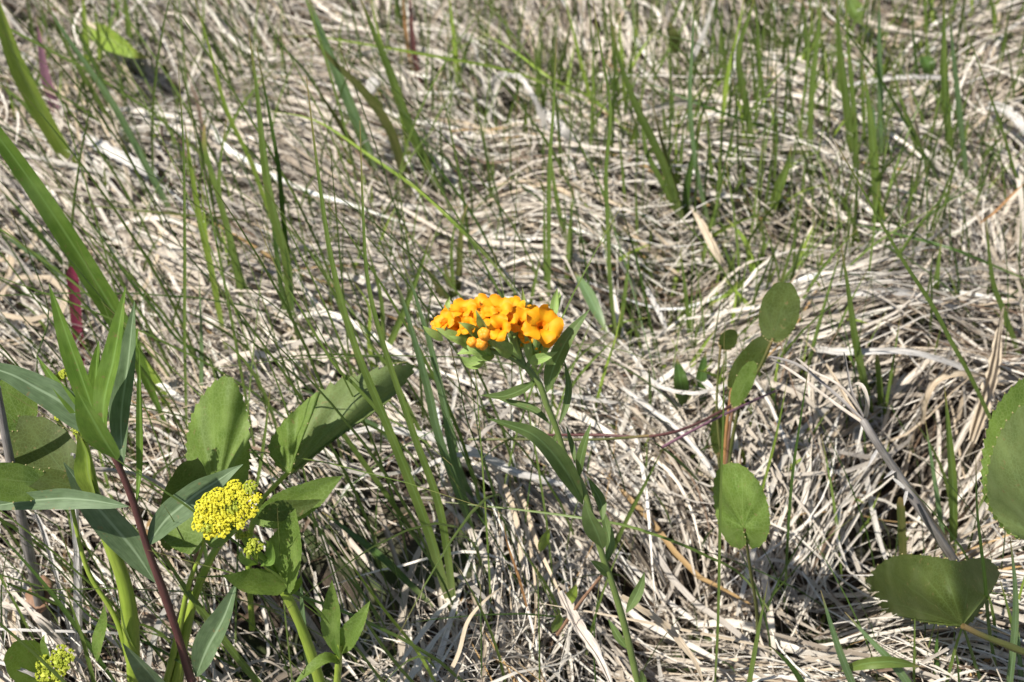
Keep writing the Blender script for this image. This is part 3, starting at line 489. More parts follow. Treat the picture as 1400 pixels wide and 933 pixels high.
# the big leaf of grass sweeping in from the left
single('widest green grass blade sweeping down from the left edge to the leafy stem', ([(235, 600), (185, 480), (160, 432), (100, 335), (40, 245), (-15, 170)], 27, 'lance', {'lean': .02, 'roll': .3, 'fold': .5, 'n': 30, 'k': 1.0, 'p': 's'}))
singles = [
 ('long yellow green stem arching from the upper left down to the orange flowers', [(706, 402), (667, 353), (625, 310), (575, 263), (510, 217), (430, 165), (350, 150)], 5, y, {'zs': [.01, .06, .09, .08]}),
 ('thin dark stem falling diagonally behind the small olive tuft', [(592, 474), (560, 350), (530, 250), (500, 160), (465, 65)], 3.4, d, {}),
 ('thin dark stem running down beside the olive tuft to the flowers', [(690, 378), (650, 300), (615, 250), (590, 215), (560, 150)], 4, d, {}),
 ('horizontal yellow green stem crossing the top between the crossing blades', [(800, 138), (700, 98), (600, 78), (520, 64), (430, 50), (380, 52)], 4.5, y, {'zs': [.02, .06, .07, .05]}),
 ('faint green stem sagging right beneath the horizontal stem', [(870, 192), (810, 135), (750, 105), (700, 68), (650, 40)], 4, y, {'zs': [.01, .05, .05]}),
 ('dark thin stem crossing above the upper centre fan toward the right', [(1070, 185), (1040, 172), (975, 150), (925, 130), (862, 105)], 4, d, {'zs': [.01, .05, .06]}),
 ('longest thin dark blade slanting down the right side to the large cut off leaf', [(1382, 640), (1352, 568), (1325, 511), (1300, 466), (1275, 418), (1237, 360), (1205, 305), (1167, 238), (1137, 185)], 6.5, g, {'lean': .02, 'n': 34}),
 ('thin dark blade slanting through the upright sheaf at the top right', [(1290, 262), (1272, 225), (1235, 162), (1205, 110), (1162, 50), (1112, -10)], 4.2, d, {}),
 ('thin stem curving down along the right edge of the picture', [(1412, 300), (1387, 232), (1370, 175), (1340, 92), (1312, 15)], 5, g, {}),
 ('thin green stem lying nearly level over the pale blades at right', [(1402, 382), (1350, 360), (1300, 340), (1225, 320), (1137, 300)], 4.5, d, {'zs': [.02, .05, .03]}),
 ('upright hair thin stem crossing the heart shaped leaf', [(977, 945), (982, 850), (985, 699), (989, 560), (990, 450)], 4, g, {'lean': .0}),
 ('long yellow green stem arching across the flower stem below its middle', [(1052, 835), (1011, 784), (963, 759), (925, 742), (860, 720), (792, 708), (700, 696), (560, 682)], 4, g, {'zs': [.01, .05, .07, .07, .05]}),
 ('tan wiry stem crossing the foot of the flower stem', [(1060, 888), (1026, 880), (913, 857), (820, 839), (722, 822)], 4.4, 'tan', {'zs': [.02, .03, .03]}),
 ('short dark stem sloping right from the knot of the two stalks', [(955, 658), (930, 632), (905, 612), (887, 600)], 4.5, d, {'zs': [.01, .05, .075]}),
 ('thin stem hanging down from under the left end of the orange flowers', [(718, 796), (700, 740), (680, 692), (664, 640), (640, 579), (628, 525), (616, 474)], 3.6, d, {'lean': .0}),
 ('second thin stem under the orange flowers, right of the first', [(690, 720), (672, 660), (660, 620), (652, 579), (641, 502)], 3.6, d, {'lean': .02}),
 ('thin dark grass stem crossing the far left behind the leafy stem', [(100, 640), (77, 573), (50, 500), (67, 430), (42, 353), (15, 288)], 3.6, d, {}),
 ('long dark stem curving through the left half above the upright ovate leaf', [(318, 560), (300, 518), (282, 486), (245, 466), (212, 423), (170, 373), (150, 340), (112, 288), (65, 233)], 4.4, d, {'lean': .03}),
 ('hair thin stem curving down between the left and centre blades', [(345, 455), (322, 423), (282, 378), (250, 340), (220, 288), (187, 233), (160, 180)], 3.6, d, {}),
 ('level thin stem lying across the left half of the mat', [(340, 304), (320, 300), (225, 292), (107, 278), (60, 250)], 4, ol, {'zs': [.01, .05, .05]}),
 ('upright thin stem between the ovate leaf and the curled pale leaf', [(345, 690), (352, 662), (362, 600), (370, 528)], 4.6, g, {}),
 ('dark thin stem leaning over the ovate leaf', [(280, 690), (268, 653), (248, 600), (233, 558)], 3.4, d, {'lean': -.02}),
 ('hair thin upright stem at the bottom edge left of the flower stem', [(738, 950), (737, 850), (735, 775)], 3.6, g, {}),
 ('hair thin dark stem beside the foot of the flower stem', [(816, 955), (812, 875), (820, 794)], 3.6, d, {}),
 ('hair thin stem right of the heart shaped leaf', [(1074, 800), (1082, 666), (1095, 570), (1107, 493)], 4, d, {}),
 ('light green stem running from the top left down to the cut off blade', [(378, 320), (345, 225), (310, 150), (285, 60), (262, -15)], 6, y, {}),
 ('hair thin stem at the bottom centre', [(659, 950), (658, 870), (657, 799)], 3.4, d, {}),
 ('thin dark stem left of the upper horizontal stem', [(470, 180), (420, 100), (375, 50), (355, -10)], 4.5, d, {}),
]
for lab, pts, wd, mt, op in singles: single(lab, (pts, wd, mt, op), 'wiry_grass', 'grass stem', 'thin wiry grasses')
# dead, coloured and bleached pieces that stand out
dead = [
 ('white bleached dead blade running right from under the curled pale leaf', [(475, 592), (520, 586), (600, 600), (650, 618), (705, 645), (770, 662)], 12, 'bleached', {'zs': [.04, .045, .03, .02], 'p': 'b'}),
 ('thin white dead blade arching left of the flower stem', [(560, 650), (600, 630), (640, 621), (690, 632)], 7, 'bleached', {'zs': [.02, .05, .03], 'p': 'b'}),
 ('white dead blade folded into an arch near the top centre', [(668, 118), (685, 103), (708, 104), (725, 125), (738, 152), (752, 190)], 10, 'bleached', {'zs': [.01, .035, .05, .035, .01], 'p': 'b'}),
 ('broad white dead blade sloping down right of the white arch', [(742, 152), (765, 172), (785, 200), (800, 240)], 15, 'bleached', {'zs': [.02, .035, .02, .0], 'p': 'b'}),
 ('broad white scrap of dead leaf at the left near the purple blade', [(112, 185), (145, 203), (185, 225), (215, 238)], 20, 'bleached', {'zs': [.02, .03, .02], 'p': 'b'}),
 ('wide bleached dead blade arching over the mat at right', [(1095, 470), (1130, 480), (1180, 482), (1240, 482), (1300, 498), (1350, 520)], 15, 'bleached', {'zs': [.0, .03, .045, .03, .01], 'p': 'b'}),
 ('bleached dead blade lying just above the arching one at right', [(1090, 438), (1140, 412), (1200, 402), (1250, 405), (1310, 420)], 13, 'bleached', {'zs': [.005, .03, .03, .01], 'p': 'b'}),
 ('broad tan dead leaf standing at the right above the large cut off leaf', [(1328, 605), (1345, 550), (1358, 500), (1366, 450), (1372, 420)], 24, 'tan', {'zs': [.01, .03, .05], 'k': 1.0}),
 ('pale dead blade sickled round beneath the wide arching one', [(1262, 580), (1268, 545), (1285, 520), (1320, 512), (1360, 518)], 10, 'tan', {'zs': [.0, .03, .04, .02]}),
 ('broad pale dead blade curving in the upper right corner', [(1350, 145), (1375, 150), (1395, 170), (1420, 200)], 17, 'bleached', {'zs': [.02, .04, .02], 'p': 'b'}),
 ('pale pointed dead leaf on the mat left of the low spreading tuft', [(993, 372), (975, 340), (958, 305), (945, 285)], 13, 'tan', {'zs': [.01, .03, .02]}),
 ('straight tan dead stalk running down beside the grey twig', [(1305, 755), (1260, 690), (1210, 620), (1165, 560), (1130, 500), (1090, 455)], 8, 'tan', {'zs': [.02, .09, .08, .04]}),
 ('flat tan dead blade running down from the foot of the flower stem', [(850, 815), (880, 835), (915, 860), (950, 905), (965, 945)], 14, 'tan', {'zs': [.06, .05, .03, .01]}),
 ('wide grey dead blade below the flower stem at the bottom', [(765, 810), (790, 855), (820, 900), (845, 960)], 17, 'dead', {'zs': [.03, .03, .02]}),
 ('curved pale dead blade left of the bright scribble of dead stems at the bottom', [(592, 960), (625, 900), (640, 850), (665, 820), (690, 800)], 7, 'tan', {'zs': [.0, .03, .05, .04]}),
 ('white dead curve of grass beside the hair thin stem of the heart shaped leaf', [(880, 510), (905, 530), (945, 538), (975, 533), (998, 525)], 9, 'bleached', {'zs': [.02, .04, .04], 'p': 'b'}),
 ('long pale dead blade falling down right above the heart shaped leaf', [(850, 530), (890, 560), (930, 590), (970, 640), (995, 690)], 8, 'bleached', {'zs': [.02, .035, .03, .01], 'p': 'b'}),
 ('pale dead blade curving over the upper centre of the mat', [(815, 180), (840, 168), (880, 155), (925, 143), (955, 140)], 9, 'dead', {'zs': [.0, .03, .02], 'p': 'b'}),
 ('white dead blade lying level at the upper right', [(1155, 118), (1200, 110), (1250, 106), (1300, 108)], 8, 'bleached', {'zs': [.02, .03, .02], 'p': 'b'}),
 ('straight bleached dead stalk crossing the top right corner', [(1160, 20), (1210, 38), (1260, 48), (1310, 58)], 9, 'dead', {'zs': [.02, .03, .02], 'p': 'b'}),
 ('vertical white dead blade left of the red brown leafy stem', [(110, 905), (107, 850), (107, 760), (103, 700), (100, 620)], 9, 'bleached', {'lean': .02, 'p': 'b'}),
 ('crooked white dead blade right of the thick grey stalk', [(105, 920), (98, 875), (83, 812), (65, 749), (47, 699)], 9, 'bleached', {'zs': [.0, .03, .05], 'p': 'b'}),
 ('straight pale dead stalk crossing the bottom left corner', [(118, 912), (75, 872), (50, 847), (20, 812), (-20, 775)], 8, 'dead', {'zs': [.04, .07, .06], 'p': 'b'}),
 ('lowest pale dead stalk of the bottom left corner', [(70, 940), (50, 925), (20, 912), (-20, 900)], 8, 'bleached', {'zs': [.03, .05, .05], 'p': 'b'}),
 ('level white dead stalk passing behind the lower flower bud cluster', [(-15, 860), (60, 863), (140, 865), (190, 870)], 4.5, 'bleached', {'zs': [.04, .04, .02], 'p': 'b'}),
 ('pale dead blade pair running up to the thick yellow stem', [(-10, 822), (40, 838), (60, 850), (90, 880)], 12, 'dead', {'zs': [.03, .05, .03], 'p': 'b'}),
 ('pointed bleached blade leaning up at the top right of centre', [(945, 100), (950, 75), (965, 40), (975, 5), (985, -20)], 7, 'bleached', {'lean': .02}),
 ('bent pale dead blade behind the pointed bleached one', [(998, 90), (985, 60), (975, 30), (972, 0)], 11, 'dead', {'lean': .01}),
 ('curled white dead blade just right of the thin green stems at centre', [(885, 395), (893, 410), (903, 430), (912, 450)], 8, 'bleached', {'zs': [.01, .03, .02], 'p': 'b'}),
 ('orange dry blade near the right edge', [(1340, 305), (1360, 290), (1385, 265), (1402, 250)], 3.8, 'rust', {'zs': [.02, .04, .04]}),
 ('rusty orange stem at the foot of the thin stems under the flowers', [(722, 835), (710, 790), (695, 745), (688, 715)], 4.5, 'rust', {'zs': [.0, .04, .07]}),
 ('magenta red shoot standing behind the leafy stem at left', [(110, 470), (106, 440), (103, 405), (98, 365)], 13, 'pink', {'p': 'b', 'fold': .3}),
 ('purple withered blade in the upper left', [(88, 172), (76, 140), (65, 105), (56, 60), (52, 35)], 14, 'purple', {'fold': .5}),
 ('dark red shoot at the top edge left of centre', [(570, 92), (564, 50), (560, -15)], 8, 'maroon', {'fold': .8}),
 ('second dark red shoot at the top edge, just left of the first', [(562, 78), (556, 40), (551, -15)], 6, 'rust', {'fold': .8}),
 ('tan upright dead blade in the upper right sheaf', [(1262, 210), (1250, 160), (1242, 110), (1238, 75)], 6, 'tan', {}),
]
for lab, pts, wd, mt, op in dead: single(lab, (pts, wd, mt, op), 'dry_straw', 'dry straw', 'conspicuous dry straws')

# ------------------------------------------------------------------ twigs and stalks
def pl(pts, zs): return world_line(pts, zs=zs)
def px_r(p, w_): return w_ * depth(p) / FPX * .5
def stalk(label, pts, zs, w0, w1, mat, name='dead_stalk', cat='dead stalk'):
    P3 = pl(pts, zs); o = tube(name, P3, px_r(P3[0], w0), px_r(P3[0], w1), M[mat], None, 22, 8, .08); return tag(o, label, cat)
stalk('grey bleached twig lying level across the leafy stem at left', [(-20, 632), (80, 640), (150, 643), (205, 655), (250, 685)], [.10, .10, .09, .07, .05], 8, 4, 'dead')
stalk('thick grey dead stalk leaning at the left edge', [(62, 850), (45, 780), (28, 700), (12, 620), (-4, 530)], [.0, .06, .11, .15, .19], 17, 9, 'greydead')
stalk('thin maroon stalk crossing behind the flower stem, dark to the right', [(745, 595), (820, 595), (885, 597), (945, 583), (1025, 541)], [.07, .07, .075, .07, .05], 3.4, 4, 'maroon')
stalk('pinkish thin stalk parallel to the maroon one', [(905, 612), (945, 590), (982, 571), (1035, 546), (1060, 535)], [.06, .06, .06, .05, .04], 3.6, 3, 'purple')
stalk('olive thin stalk meeting the maroon stalk from the left', [(640, 601), (740, 601), (820, 601), (887, 596)], [.06, .07, .075, .078], 3, 3.4, 'olive')
stalk('bent brown twig left of the foot of the flower stem', [(762, 868), (790, 828), (812, 800), (822, 788)], [.01, .035, .05, .06], 5, 4, 'brown')
tw = empty('dead_seed_stalk', on_z(1350, 830, 0), 'grey weathered seed stalk with split sheaths leaning across the right half', 'dead stalk')
P3 = pl([(1350, 830), (1300, 760), (1260, 700), (1225, 645), (1195, 600), (1180, 575)], [.0, .05, .08, .10, .12, .125]); tube('stem', P3, .0026, .0020, M['greydead'], tw, 20, 8, .1)
for pts, zs, wd, mt in [([(1180, 575), (1130, 530), (1090, 500), (1050, 488)], [.125, .13, .13, .13], 5, 'greydead'), ([(1182, 572), (1150, 530), (1110, 508), (1088, 490)], [.125, .14, .14, .13], 4, 'dead'), ([(1182, 575), (1165, 540), (1158, 510), (1153, 482)], [.125, .135, .14, .15], 4, 'greydead'),
                        ([(1178, 578), (1140, 552), (1100, 522), (1060, 495)], [.125, .12, .125, .125], 5, 'dead'), ([(1182, 572), (1184, 550), (1178, 530), (1168, 526)], [.125, .14, .145, .14], 7, 'dead')]:
    Q = pl(pts, zs); link('sheath', strip_mesh('sheath', Q, prof_broken(wd * depth(Q[0]) / FPX), M[mt], 14, .4, .5, .9), tw)
for a, c in [((1228, 640), (1208, 655)), ((1236, 668), (1218, 652)), ((1240, 672), (1236, 692)), ((1200, 615), (1186, 640))]:
    Q = pl([a, c], [.10, .105]); link('husk', strip_mesh('husk', Q, prof_grass(.002), M['bleached'], 6, .3, 0, .8), tw)
# brown leaf scrap bottom left
def patch(name, c, wpx, hpx, z, mat, label, cat, seed=3, tilt=.4):
    P = on_z(c[0], c[1], z); s = depth(P) / FPX; r = np.random.default_rng(seed); n = 7; vs, uv = [], []
    for j in range(n):
        for i in range(n):
            a, b_ = (i / (n - 1) - .5), (j / (n - 1) - .5); e = 1 + .12 * r.normal()
            v = P + RT * (a * wpx * s * e) + UP * (b_ * hpx * s * e); v = v + V((0, 0, .004 * math.sin(a * 5 + b_ * 3) + a * tilt * wpx * s)); vs.append(tuple(v)); uv.append((i / (n - 1), j / (n - 1)))
    q = [(j * n + i, j * n + i + 1, (j + 1) * n + i + 1, (j + 1) * n + i) for j in range(n - 1) for i in range(n - 1)]
    o = link(name, np_mesh(name, np.array(vs), np.array(q), np.array(uv), None, M[mat]), None, P); sm = o.modifiers.new('thick', 'SOLIDIFY'); sm.thickness = .0005; return tag(o, label, cat)
patch('fallen_leaf', (53, 815), 42, 38, .03, 'brown', 'curled brown leaf scrap at the foot of the grey stalk', 'fallen leaf')
patch('fallen_leaf', (508, 117), 22, 13, .03, 'bleached', 'small white flake of dead leaf beside the olive drooping blade', 'fallen leaf', 5, .1)

# ------------------------------------------------------------------ leaves of the broad leaved plants
def prof_lance(w, ww=.42):
    def f(t):
        a = (t / ww) if t < ww else (1 - t) / (1 - ww)
        return w * .5 * max(.02, math.sin(min(1, a) * math.pi / 2)) ** (.8 if t < ww else .95)
    return f
def base_lance(w):   # broad near its base, long taper
    return lambda t: w * .5 * max(.03, min(1, (t * 6 + .35)) * math.cos(max(0, (t - .25) / .75) * math.pi / 2) ** .85)
class Plane:
    """y of a plant's plane along the picture's height"""
    def __init__(s, base, top, lean=0.0):
        s.b = on_z(*base); s.py0, s.py1, s.y0, s.y1 = base[1], top[1], s.b.y, s.b.y + lean
    def y(s, py): return s.y0 + (s.y1 - s.y0) * (s.py0 - py) / (s.py0 - s.py1)
    def p(s, px, py, dy=0.0): return on_y(px, py, s.y(py) + dy)
def lance(parent, plane, pts, wpx, mat, roll=.2, twist=0, fold=.3, prof='l', name='leaf', n=22, serr=0, dys=None, label=None, lit=.72):
    if dys is None: dys = [0] * len(pts)
    if len(dys) != len(pts): dys = list(np.interp(np.linspace(0, 1, len(pts)), np.linspace(0, 1, len(dys)), dys))
    Q = [plane.p(p[0], p[1], dd) for p, dd in zip(pts, dys)]; wd = wpx * depth(Q[len(Q) // 2]) / FPX
    roll = sun_roll(Q, lit, roll * .5); wd *= .93 / max(.8, math.cos(roll))
    f0 = {'l': prof_lance, 'b': base_lance, 'g': prof_grass}[prof](wd); f = f0
    if serr:
        n = 61; f = lambda t: f0(t) * (1 + .07 * ((t * serr) % 1) - .03)
    me = strip_mesh(name, Q, f, M[mat], n, roll, twist, fold, 7)
    # soft ripple so that no leaf is a perfect ruled surface
    k = len(me.vertices); co = np.empty(k * 3, np.float32); me.vertices.foreach_get('co', co); co = co.reshape(-1, 3)
    co[:, 2] += (np.sin(co[:, 0] * 310 + wpx) * np.cos(co[:, 1] * 270)) * wd * .03; me.vertices.foreach_set('co', co.ravel()); me.update()
    o = link(name, me, parent)
    if label: o['label'] = label
    return o
def broad(parent, base3, tip3, side3, width, mat, notch=.25, cpos=.42, bend=0.0, bendl=0.0, teeth=22, cup=0.0, name='leaf', ruffle=.02, foldn=0.0, label=None, tooth=.035):
    """rounded leaf: outline drawn in its own plane round the stalk joint, then bent across (bend, 1/m) and along (bendl, 1/m)"""
    A = (tip3 - base3); Ln = A.length; A.normalize(); Sd = (side3 - A * side3.dot(A)).normalized(); Nn = A.cross(Sd)
    if Nn.dot((base3 - CAM)) > 0: Nn = -Nn
    na, nr = teeth * 4, 9; vs, uv = [], []; ca = Ln * cpos; ra = Ln * (1 - cpos); rb = width / 2
    for j in range(nr):
        rr = (j / (nr - 1)) ** .85
        for i in range(na + 1):
            ph = 2 * math.pi * i / na; c, s = math.cos(ph), math.sin(ph)
            # ray from joint to the ellipse centred at ca
            a_ = (c / ra) ** 2 + (s / rb) ** 2; b_ = -2 * ca * c / ra ** 2; c_ = (ca / ra) ** 2 - 1
            if c_ >= 0: c_ = -.02
            ro = (-b_ + math.sqrt(b_ * b_ - 4 * a_ * c_)) / (2 * a_)
            dphi = abs(math.atan2(math.sin(ph - math.pi), math.cos(ph - math.pi))); ro *= 1 - notch * 2.6 * math.exp(-(dphi / .33) ** 2) if notch < .35 else 1 - .93 * math.exp(-(dphi / .36) ** 2)
            tth = ((i % 4) / 3.0) if c > -2 else 0
            r_ = max(ro, .0008) * rr * (1 + (tooth * (tth - .3) if j == nr - 1 else 0))
            la, lb = r_ * c, r_ * s
            # bending
            nh = 0.0
            if bend: ang = lb * bend; lb2 = math.sin(ang) / bend; nh += (1 - math.cos(ang)) / bend; lb = lb2
            if bendl: ang = la * bendl; la2 = math.sin(ang) / bendl; nh += (1 - math.cos(ang)) / bendl; la = la2
            nh += cup * (la * la + lb * lb) / max(width, .001) + foldn * abs(lb) + ruffle * width * rr * rr * math.sin(ph * 5 + Ln * 900)
            vs.append(tuple(base3 + A * la + Sd * lb + Nn * nh)); uv.append((i / na, rr))
    m = na + 1; q = [(j * m + i, j * m + i + 1, (j + 1) * m + i + 1, (j + 1) * m + i) for j in range(nr - 1) for i in range(na)]
    o = link(name, np_mesh(name, np.array(vs), np.array(q), np.array(uv), None, M[mat]), parent)
    # dry pale rim of tooth points
    rim = []
    for i in range(na):
        if i % 4 == 3:
            p = V(vs[(nr - 1) * m + i]); rim.append(blob(tuple(p), .00042))
    v, q2, u = merge(rim); e = link('tooth_points', np_mesh('tooth_points', v, q2, u, None, M['margin']), o)
    e['kind'] = 'stuff'
    if label: o['label'] = label
    return o
def side_of(b3, t3, roll):
    T = (t3 - b3).normalized(); v = (b3 - CAM).normalized(); s = T.cross(v).normalized(); n = s.cross(T).normalized()
    if n.dot(v) > 0: n = -n
    return s * math.cos(roll) + n * math.sin(roll)

def traced(parent, plane, base, tip, outline, mat, along=0.0, across=0.0, bulge=0.0, foldv=0.0, dy0=0.0, teeth=30, tooth=.02, name='leaf', label=None, wave=.0015):
    """leaf whose rim follows `outline` (picture points, clockwise from the stalk joint); depth = tilt along / across the midrib + bulge + fold"""
    n = teeth * 4; pts = cr_spline([V((x, y, 0)) for x, y in outline] + [V((outline[0][0], outline[0][1], 0))], n + 1); B = V((base[0], base[1], 0)); A = V((tip[0], tip[1], 0)) - B; La = A.length; A.normalize(); Pp = V((-A.y, A.x, 0))
    mid = (B + V((tip[0], tip[1], 0))) / 2; nr = 11; vs, uv = [], []
    for j in range(nr):
        rr = (j / (nr - 1)) ** .85
        for i in range(n + 1):
            e = pts[i].copy(); o = (e - mid).normalized()
            if j == nr - 1: e += o * (La * tooth * ((i % 4) / 3.0 - .3) * 1.6)
            p = B + (e - B) * rr; a = (p - B).dot(A) / La; c = (p - B).dot(Pp) / La
            dy = dy0 + along * a + across * c + foldv * abs(c) + bulge * (4 * c * c + (a - .5) ** 2) + wave * rr * math.sin(i / n * 2 * math.pi * 5 + base[0]) + .0012 * math.sin(a * 9 + base[1]) * math.cos(c * 8)
            vs.append(tuple(plane.p(p.x, p.y, dy))); uv.append((i / n, rr))
    m = n + 1; q = [(j * m + i, j * m + i + 1, (j + 1) * m + i + 1, (j + 1) * m + i) for j in range(nr - 1) for i in range(n)]
    o = link(name, np_mesh(name, np.array(vs), np.array(q), np.array(uv), None, M[mat]), parent)
    v, q2, u = merge([blob(vs[(nr - 1) * m + i], .00042) for i in range(3, n, 4)]); e = link('tooth_points', np_mesh('tooth_points', v, q2, u, None, M['margin']), o); e['kind'] = 'stuff'
    if label: o['label'] = label
    return o
# ------------------------------------------------------------------ the orange flowered plant
PU = Plane((888, 985), (690, 430), .055)
pu = empty('orange_puccoon', PU.b, 'leaning wild plant with a flat head of orange yellow flowers at the centre', 'flowering plant')
SP = [(888, 985), (872, 933), (856, 864), (840, 808), (826, 768), (812, 720), (796, 664), (776, 632), (760, 584), (746, 551), (738, 526), (718, 500)]
S3 = [PU.p(*p) for p in SP]
tube('stem', S3, .0019, .0014, M['stemgreen'], pu, 40, 10, .05)
lv = [([(747, 537), (758, 500), (778, 460), (806, 423)], 25, .35, [0, -.005, -.008, -.002], .35), ([(764, 582), (774, 553), (777, 525), (771, 491)], 11, .6, [0, .006, .012], .4),
      ([(732, 521), (712, 534), (688, 542), (656, 541)], 16, .5, [0, -.008, -.012], .4), ([(752, 580), (730, 562), (700, 552), (676, 543)], 13, .9, [0, .006, .008], .4),
      ([(797, 690), (780, 655), (758, 622), (732, 597), (700, 582), (665, 573)], 30, .25, [0, -.008, -.014, -.016], .45), ([(792, 652), (794, 630), (800, 605), (808, 578)], 13, .3, [0, -.006, -.006], .3),
      ([(786, 634), (782, 610), (774, 582)], 8, .3, [0, .008], .3), ([(824, 712), (822, 688), (812, 668), (803, 652)], 15, .3, [0, .008, .01], .4),
      ([(824, 750), (816, 728), (806, 706), (799, 684)], 26, .1, [-.002, -.009, -.011], .3), ([(832, 790), (826, 780), (816, 772), (807, 766)], 14, .2, [0, -.006], .3),
      ([(856, 838), (868, 818), (876, 800), (881, 782)], 16, .2, [0, .002, .004], .3), ([(858, 888), (846, 872), (838, 858), (831, 846)], 11, .5, [0, .006], .3),
      ([(828, 772), (834, 745), (828, 715), (820, 690)], 15, .8, [0, .01, .012], .4), ([(875, 945), (880, 930), (876, 915)], 10, .2, [0, -.004], .3), ([(762, 590), (758, 612), (768, 640), (790, 662)], 12, .6, [.0, .008], .4)]
for i, (pts, wd, ro, dys, fo) in enumerate(lv): lance(pu, PU, pts, wd, 'puccoon', ro, .15, fo, 'l', 'leaf', dys=dys)
# branching of the head
HUB = PU.p(716, 497)
head = [([(718, 502), (705, 492), (680, 482), (655, 474), (630, 463)], 9, 4), ([(718, 502), (712, 485), (708, 465), (705, 450)], 7, 4), ([(720, 502), (730, 485), (738, 465), (742, 452)], 7, 4), ([(712, 495), (690, 470), (676, 455)], 6, 4)]
for pts, a, b_ in head:
    Q = [PU.p(p[0], p[1], 0.0) for p in pts]; tube('flower_stalk', Q, px_r(HUB, a), px_r(HUB, b_), M['stemgreen'], pu, 12, 8)
br = [([(755, 440), (757, 425), (759, 408), (762, 394)], 13, .3, .012), ([(752, 436), (760, 420), (765, 405), (764, 398)], 9, .9, .014), ([(717, 430), (716, 415), (714, 393)], 7, .4, .01), ([(614, 425), (612, 415), (615, 406)], 8, .3, .006),
      ([(606, 466), (596, 459), (586, 453), (578, 446)], 13, .2, -.004), ([(645, 470), (628, 464), (610, 456), (594, 448)], 17, .3, -.006), ([(645, 475), (634, 470), (624, 464), (613, 460)], 14, .0, -.012), ([(656, 462), (647, 452), (638, 446), (627, 441)], 16, .0, -.012),
      ([(664, 455), (660, 442), (655, 432), (650, 423)], 14, .1, -.018), ([(676, 486), (660, 486), (644, 480), (625, 484)], 22, .2, -.010), ([(664, 490), (652, 497), (640, 497), (630, 488)], 20, .7, -.004), ([(700, 484), (690, 478), (680, 472), (668, 465)], 24, .1, -.012),
      ([(724, 497), (735, 491), (748, 487), (763, 481)], 16, .2, -.010), ([(690, 486), (684, 470), (690, 456), (694, 448)], 15, .2, .004), ([(712, 492), (706, 478), (704, 462), (708, 450)], 14, .3, -.004), ([(722, 494), (724, 480), (722, 466), (716, 456)], 12, .3, -.006),
      ([(726, 492), (733, 480), (738, 468), (737, 458)], 12, .5, -.004), ([(722, 490), (740, 480), (752, 468), (760, 456)], 13, .4, .006), ([(650, 470), (640, 458), (630, 452), (618, 444)], 13, .3, .004), ([(700, 480), (715, 470), (722, 455), (724, 440)], 12, .3, .008), ([(662, 478), (672, 468), (672, 456), (668, 446)], 13, .3, -.002)]
for pts, wd, ro, dy in br: lance(pu, PU, pts, wd, 'bract', ro, .1, .45, 'l', 'bract', dys=[dy * .4, dy, dy], n=14)
def flower(px, py, rpx, face, dy, spin, cup=.35):
    """face = (right, up, toward viewer)"""
    rpx *= .9
    c = PU.p(px, py, dy); n = (RT * face[0] + UP * face[1] - FW * face[2]).normalized(); a = n.orthogonal().normalized(); b_ = n.cross(a); Rr = rpx * depth(c) / FPX
    # corolla tube from the head's hub
    hub = PU.p(716 * .35 + px * .65, 497 * .45 + py * .55 + 8, dy * .5)
    v, q, u = tube_arrays([hub, c - n * Rr * .75, c - n * Rr * .32, c - n * Rr * .02], lambda t: Rr * (.11 + .05 * t + .16 * t ** 4), 10, 10, 0); u[:, 1] = .35
    fl = link('flower', np_mesh('flower', v, q, u, None, M['petal']), pu)
    v, q, u = tube_arrays([hub - n * Rr * .2, hub.lerp(c - n * Rr * .75, .5), c - n * Rr * .5], lambda t: Rr * (.16 + .14 * t), 7, 9, .12); link('calyx', np_mesh('calyx', v, q, u, None, M['bract']), fl)
    for k in range(5):
        th = spin + k * 2 * math.pi / 5 + random.uniform(-.08, .08); rd = a * math.cos(th) + b_ * math.sin(th); sd = n.cross(rd); vs, uv = [], []; nr, nc = 9, 8; cp = cup + random.uniform(-.12, .18); wv = random.uniform(0, 6); Rk = Rr * random.uniform(.92, 1.12); tw = random.uniform(.08, .22); cp += random.uniform(-.1, .1)
        for j in range(nr):
            t = j / (nr - 1)
            for i in range(nc):
                s = i / (nc - 1) * 2 - 1; hw = Rk * (.12 + .43 * math.sin(min(1, max(0, t - .12) / .52) * math.pi / 2) ** 1.1) * (math.sqrt(max(0, 1 - ((t - .64) / .40) ** 2)) if t > .64 else 1)
                rad = Rk * (.10 + .90 * t) - Rk * .05 * s * s * t; z = Rk * (cp * (1.2 * t - .9 * t * t) - .30 * (1 - t) ** 3 - 1.1 * max(0, t - .70) ** 2 + (.16 * s * s - .04) * t + .07 * math.sin(s * 4.5 + wv) * t + .035 * math.sin(s * 9 + wv * 2 + t * 5) * t + tw * s * t)
                vs.append(tuple(c + rd * rad + sd * (hw * s) + n * (z + .015 * Rk * k * (.5 + .5 * s)))); uv.append((i / (nc - 1), t))
        q = [(j * nc + i, j * nc + i + 1, (j + 1) * nc + i + 1, (j + 1) * nc + i) for j in range(nr - 1) for i in range(nc - 1)]
        link('petal', np_mesh('petal', np.array(vs), np.array(q), np.array(uv), None, M['petal']), fl)
